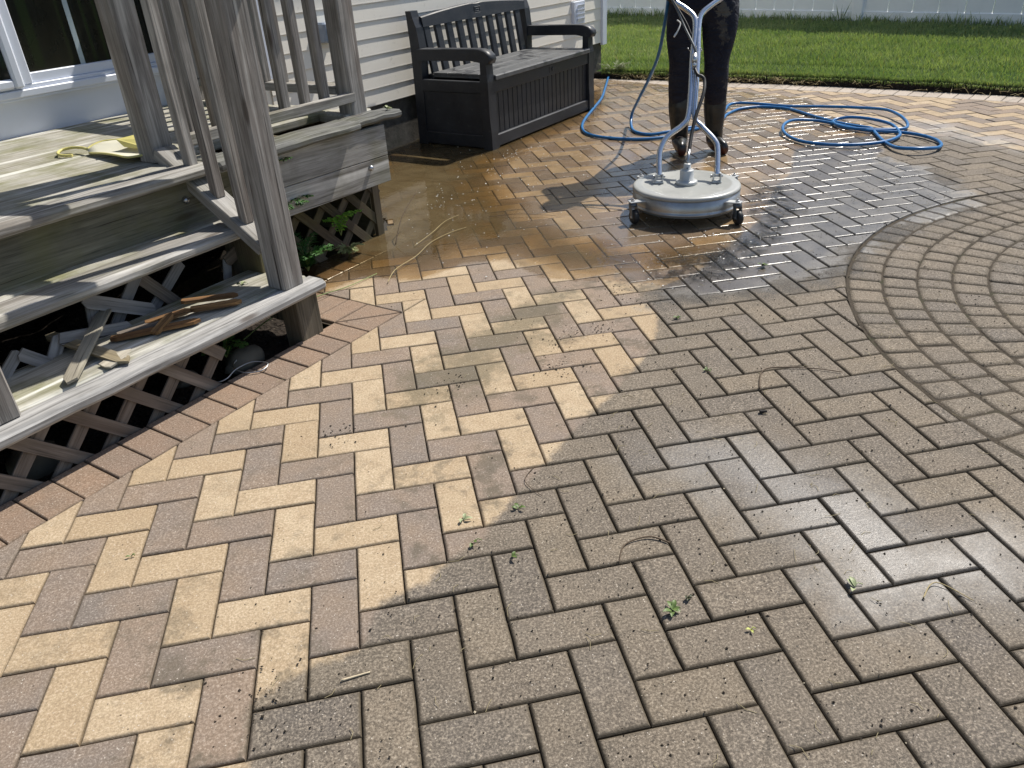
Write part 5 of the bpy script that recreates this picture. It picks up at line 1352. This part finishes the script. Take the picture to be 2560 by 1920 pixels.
# wire on the border stones
a=Acc(); WP=[(-.555,.655,.004),(-.530,.620,.006),(-.500,.625,.012),(-.475,.670,.018),(-.425,.705,.020),(-.375,.690,.014),(-.395,.655,.008),(-.450,.655,.010),(-.485,.685,.022),(-.470,.735,.026),(-.430,.765,.024)]
b0=Vector(( -.49,.67,0)); 
tube(a,spline(WP,7),.0022,7); o=a.build("wire",STEEL,None,b0); tag(o,"looped piece of bent steel wire on the reddish border pavers","wire")

# ---------------------------------------------------------------- plants
def plant(name,base,n,h,label,mat,leafw=.008,spread=.5,lobes=5,droop=.3):
    r=root(name,base,label,"plant"); b=Vector(base)
    st=Acc(); lf=Acc()
    for k in range(n):
        t=random.uniform(0,6.28); L=h*random.uniform(.55,1.0); dv=Vector((math.cos(t)*spread,math.sin(t)*spread,1)).normalized()
        P=[b,b+dv*L*.5+Vector((0,0,.02)),b+dv*L+Vector((math.cos(t),math.sin(t),-droop))*L*.3]
        S=spline(P,6); tube(st,S,.0016,5)
        for i in range(2,len(S)):
            for sg in (-1,1):
                tt=(S[i]-S[i-1]).normalized(); sd=tt.cross(Vector((0,0,1))).normalized()*sg
                l=h*.28*math.sin(math.pi*min(.95,.2+i/len(S)*.8))
                for q in range(lobes):
                    f=q/lobes; dd=(sd*(1-f*.5)+tt*(.3+f)+Vector((0,0,random.uniform(-.3,.3)))).normalized()*l*random.uniform(.5,1)
                    leafshape(lf,S[i],dd,leafw,.15)
    st.build("stem",GRN,r); lf.build("foliage",mat,r)
plant("fern_plant",F(.78,-1.30,.40),7,.22,"feathery green weed growing up through the gap in the deck",DL,.006,.9,3)
plant("weed",F(.80,-1.25,.28),12,.17,"ragged green weed hanging in front of fascia and lattice beside the stair post",DL,.007,1.0,4,.8)
plant("weed",F(.90,-1.24,.02),9,.20,"low green weed at the foot of the dark deck lattice",DL,.007,.7,3)
plant("weed",F(1.14,-1.26,.10),3,.14,"bright yellow green leaf shoot in the middle of the lattice",leafmat("lime_leaf",(.20,.38,.04)),.018,.6,1,.5)
plant("weed",F(1.16,-1.25,.005),10,.09,"pale dried tuft on the water edge at the lattice corner",leafmat("dry_leaf",(.22,.24,.10)),.004,1.4,2)
plant("fern_plant",F(.19,-.90,.02),5,.11,"small fern growing in the dirt beside the bottom step lattice",leafmat("fern2",(.06,.14,.03)),.006,1.0,3)
plant("weed",F(5.98,-2.30,.0),16,.20,"tangle of dry and green weeds at the corner of the house foundation",leafmat("weed2",(.12,.13,.05)),.004,.8,2)
def drygrass():
    a=Acc()
    for _ in range(420):
        t=random.uniform(R_(44.5),R_(50.5)) if random.random()<.75 else random.uniform(R_(36),R_(50))
        p=lawn_arc(LRo+random.uniform(-.05,.05),t)+Vector((0,0,random.uniform(.0,.03))); an=random.uniform(0,6.28); l=random.uniform(.04,.15)
        q=p+Vector((math.cos(an)*l,math.sin(an)*l,random.uniform(-.01,.04))); q.z=max(q.z,.006)
        mpt=(p+q)/2+Vector((0,0,random.uniform(0,.025))); tube(a,[p,mpt,q],.0012,4,caps=False)
    o=a.build("dry_grass_clippings",STR); tag(o,"dry straw and grass clippings along the cut edge of the lawn","straw",None,'stuff')
drygrass()
def tall(s,label):
    b=FENCE_A+FD*s+FN*.10; r=root("grass_tuft",b,label,"plant"); a=Acc()
    for k in range(14):
        t=random.uniform(0,6.28); L=random.uniform(.08,.30); dv=Vector((math.cos(t)*.35,math.sin(t)*.35,1)).normalized(); leafshape(a,b+Vector((0,0,.04)),dv*L,.006,.1,FN)
    a.build("blades",GL,r)
tall(3.85,"tall grass tuft at the fence post in the middle of the fence"); tall(2.3,"thin grass tuft at the fence foot right of the worker")
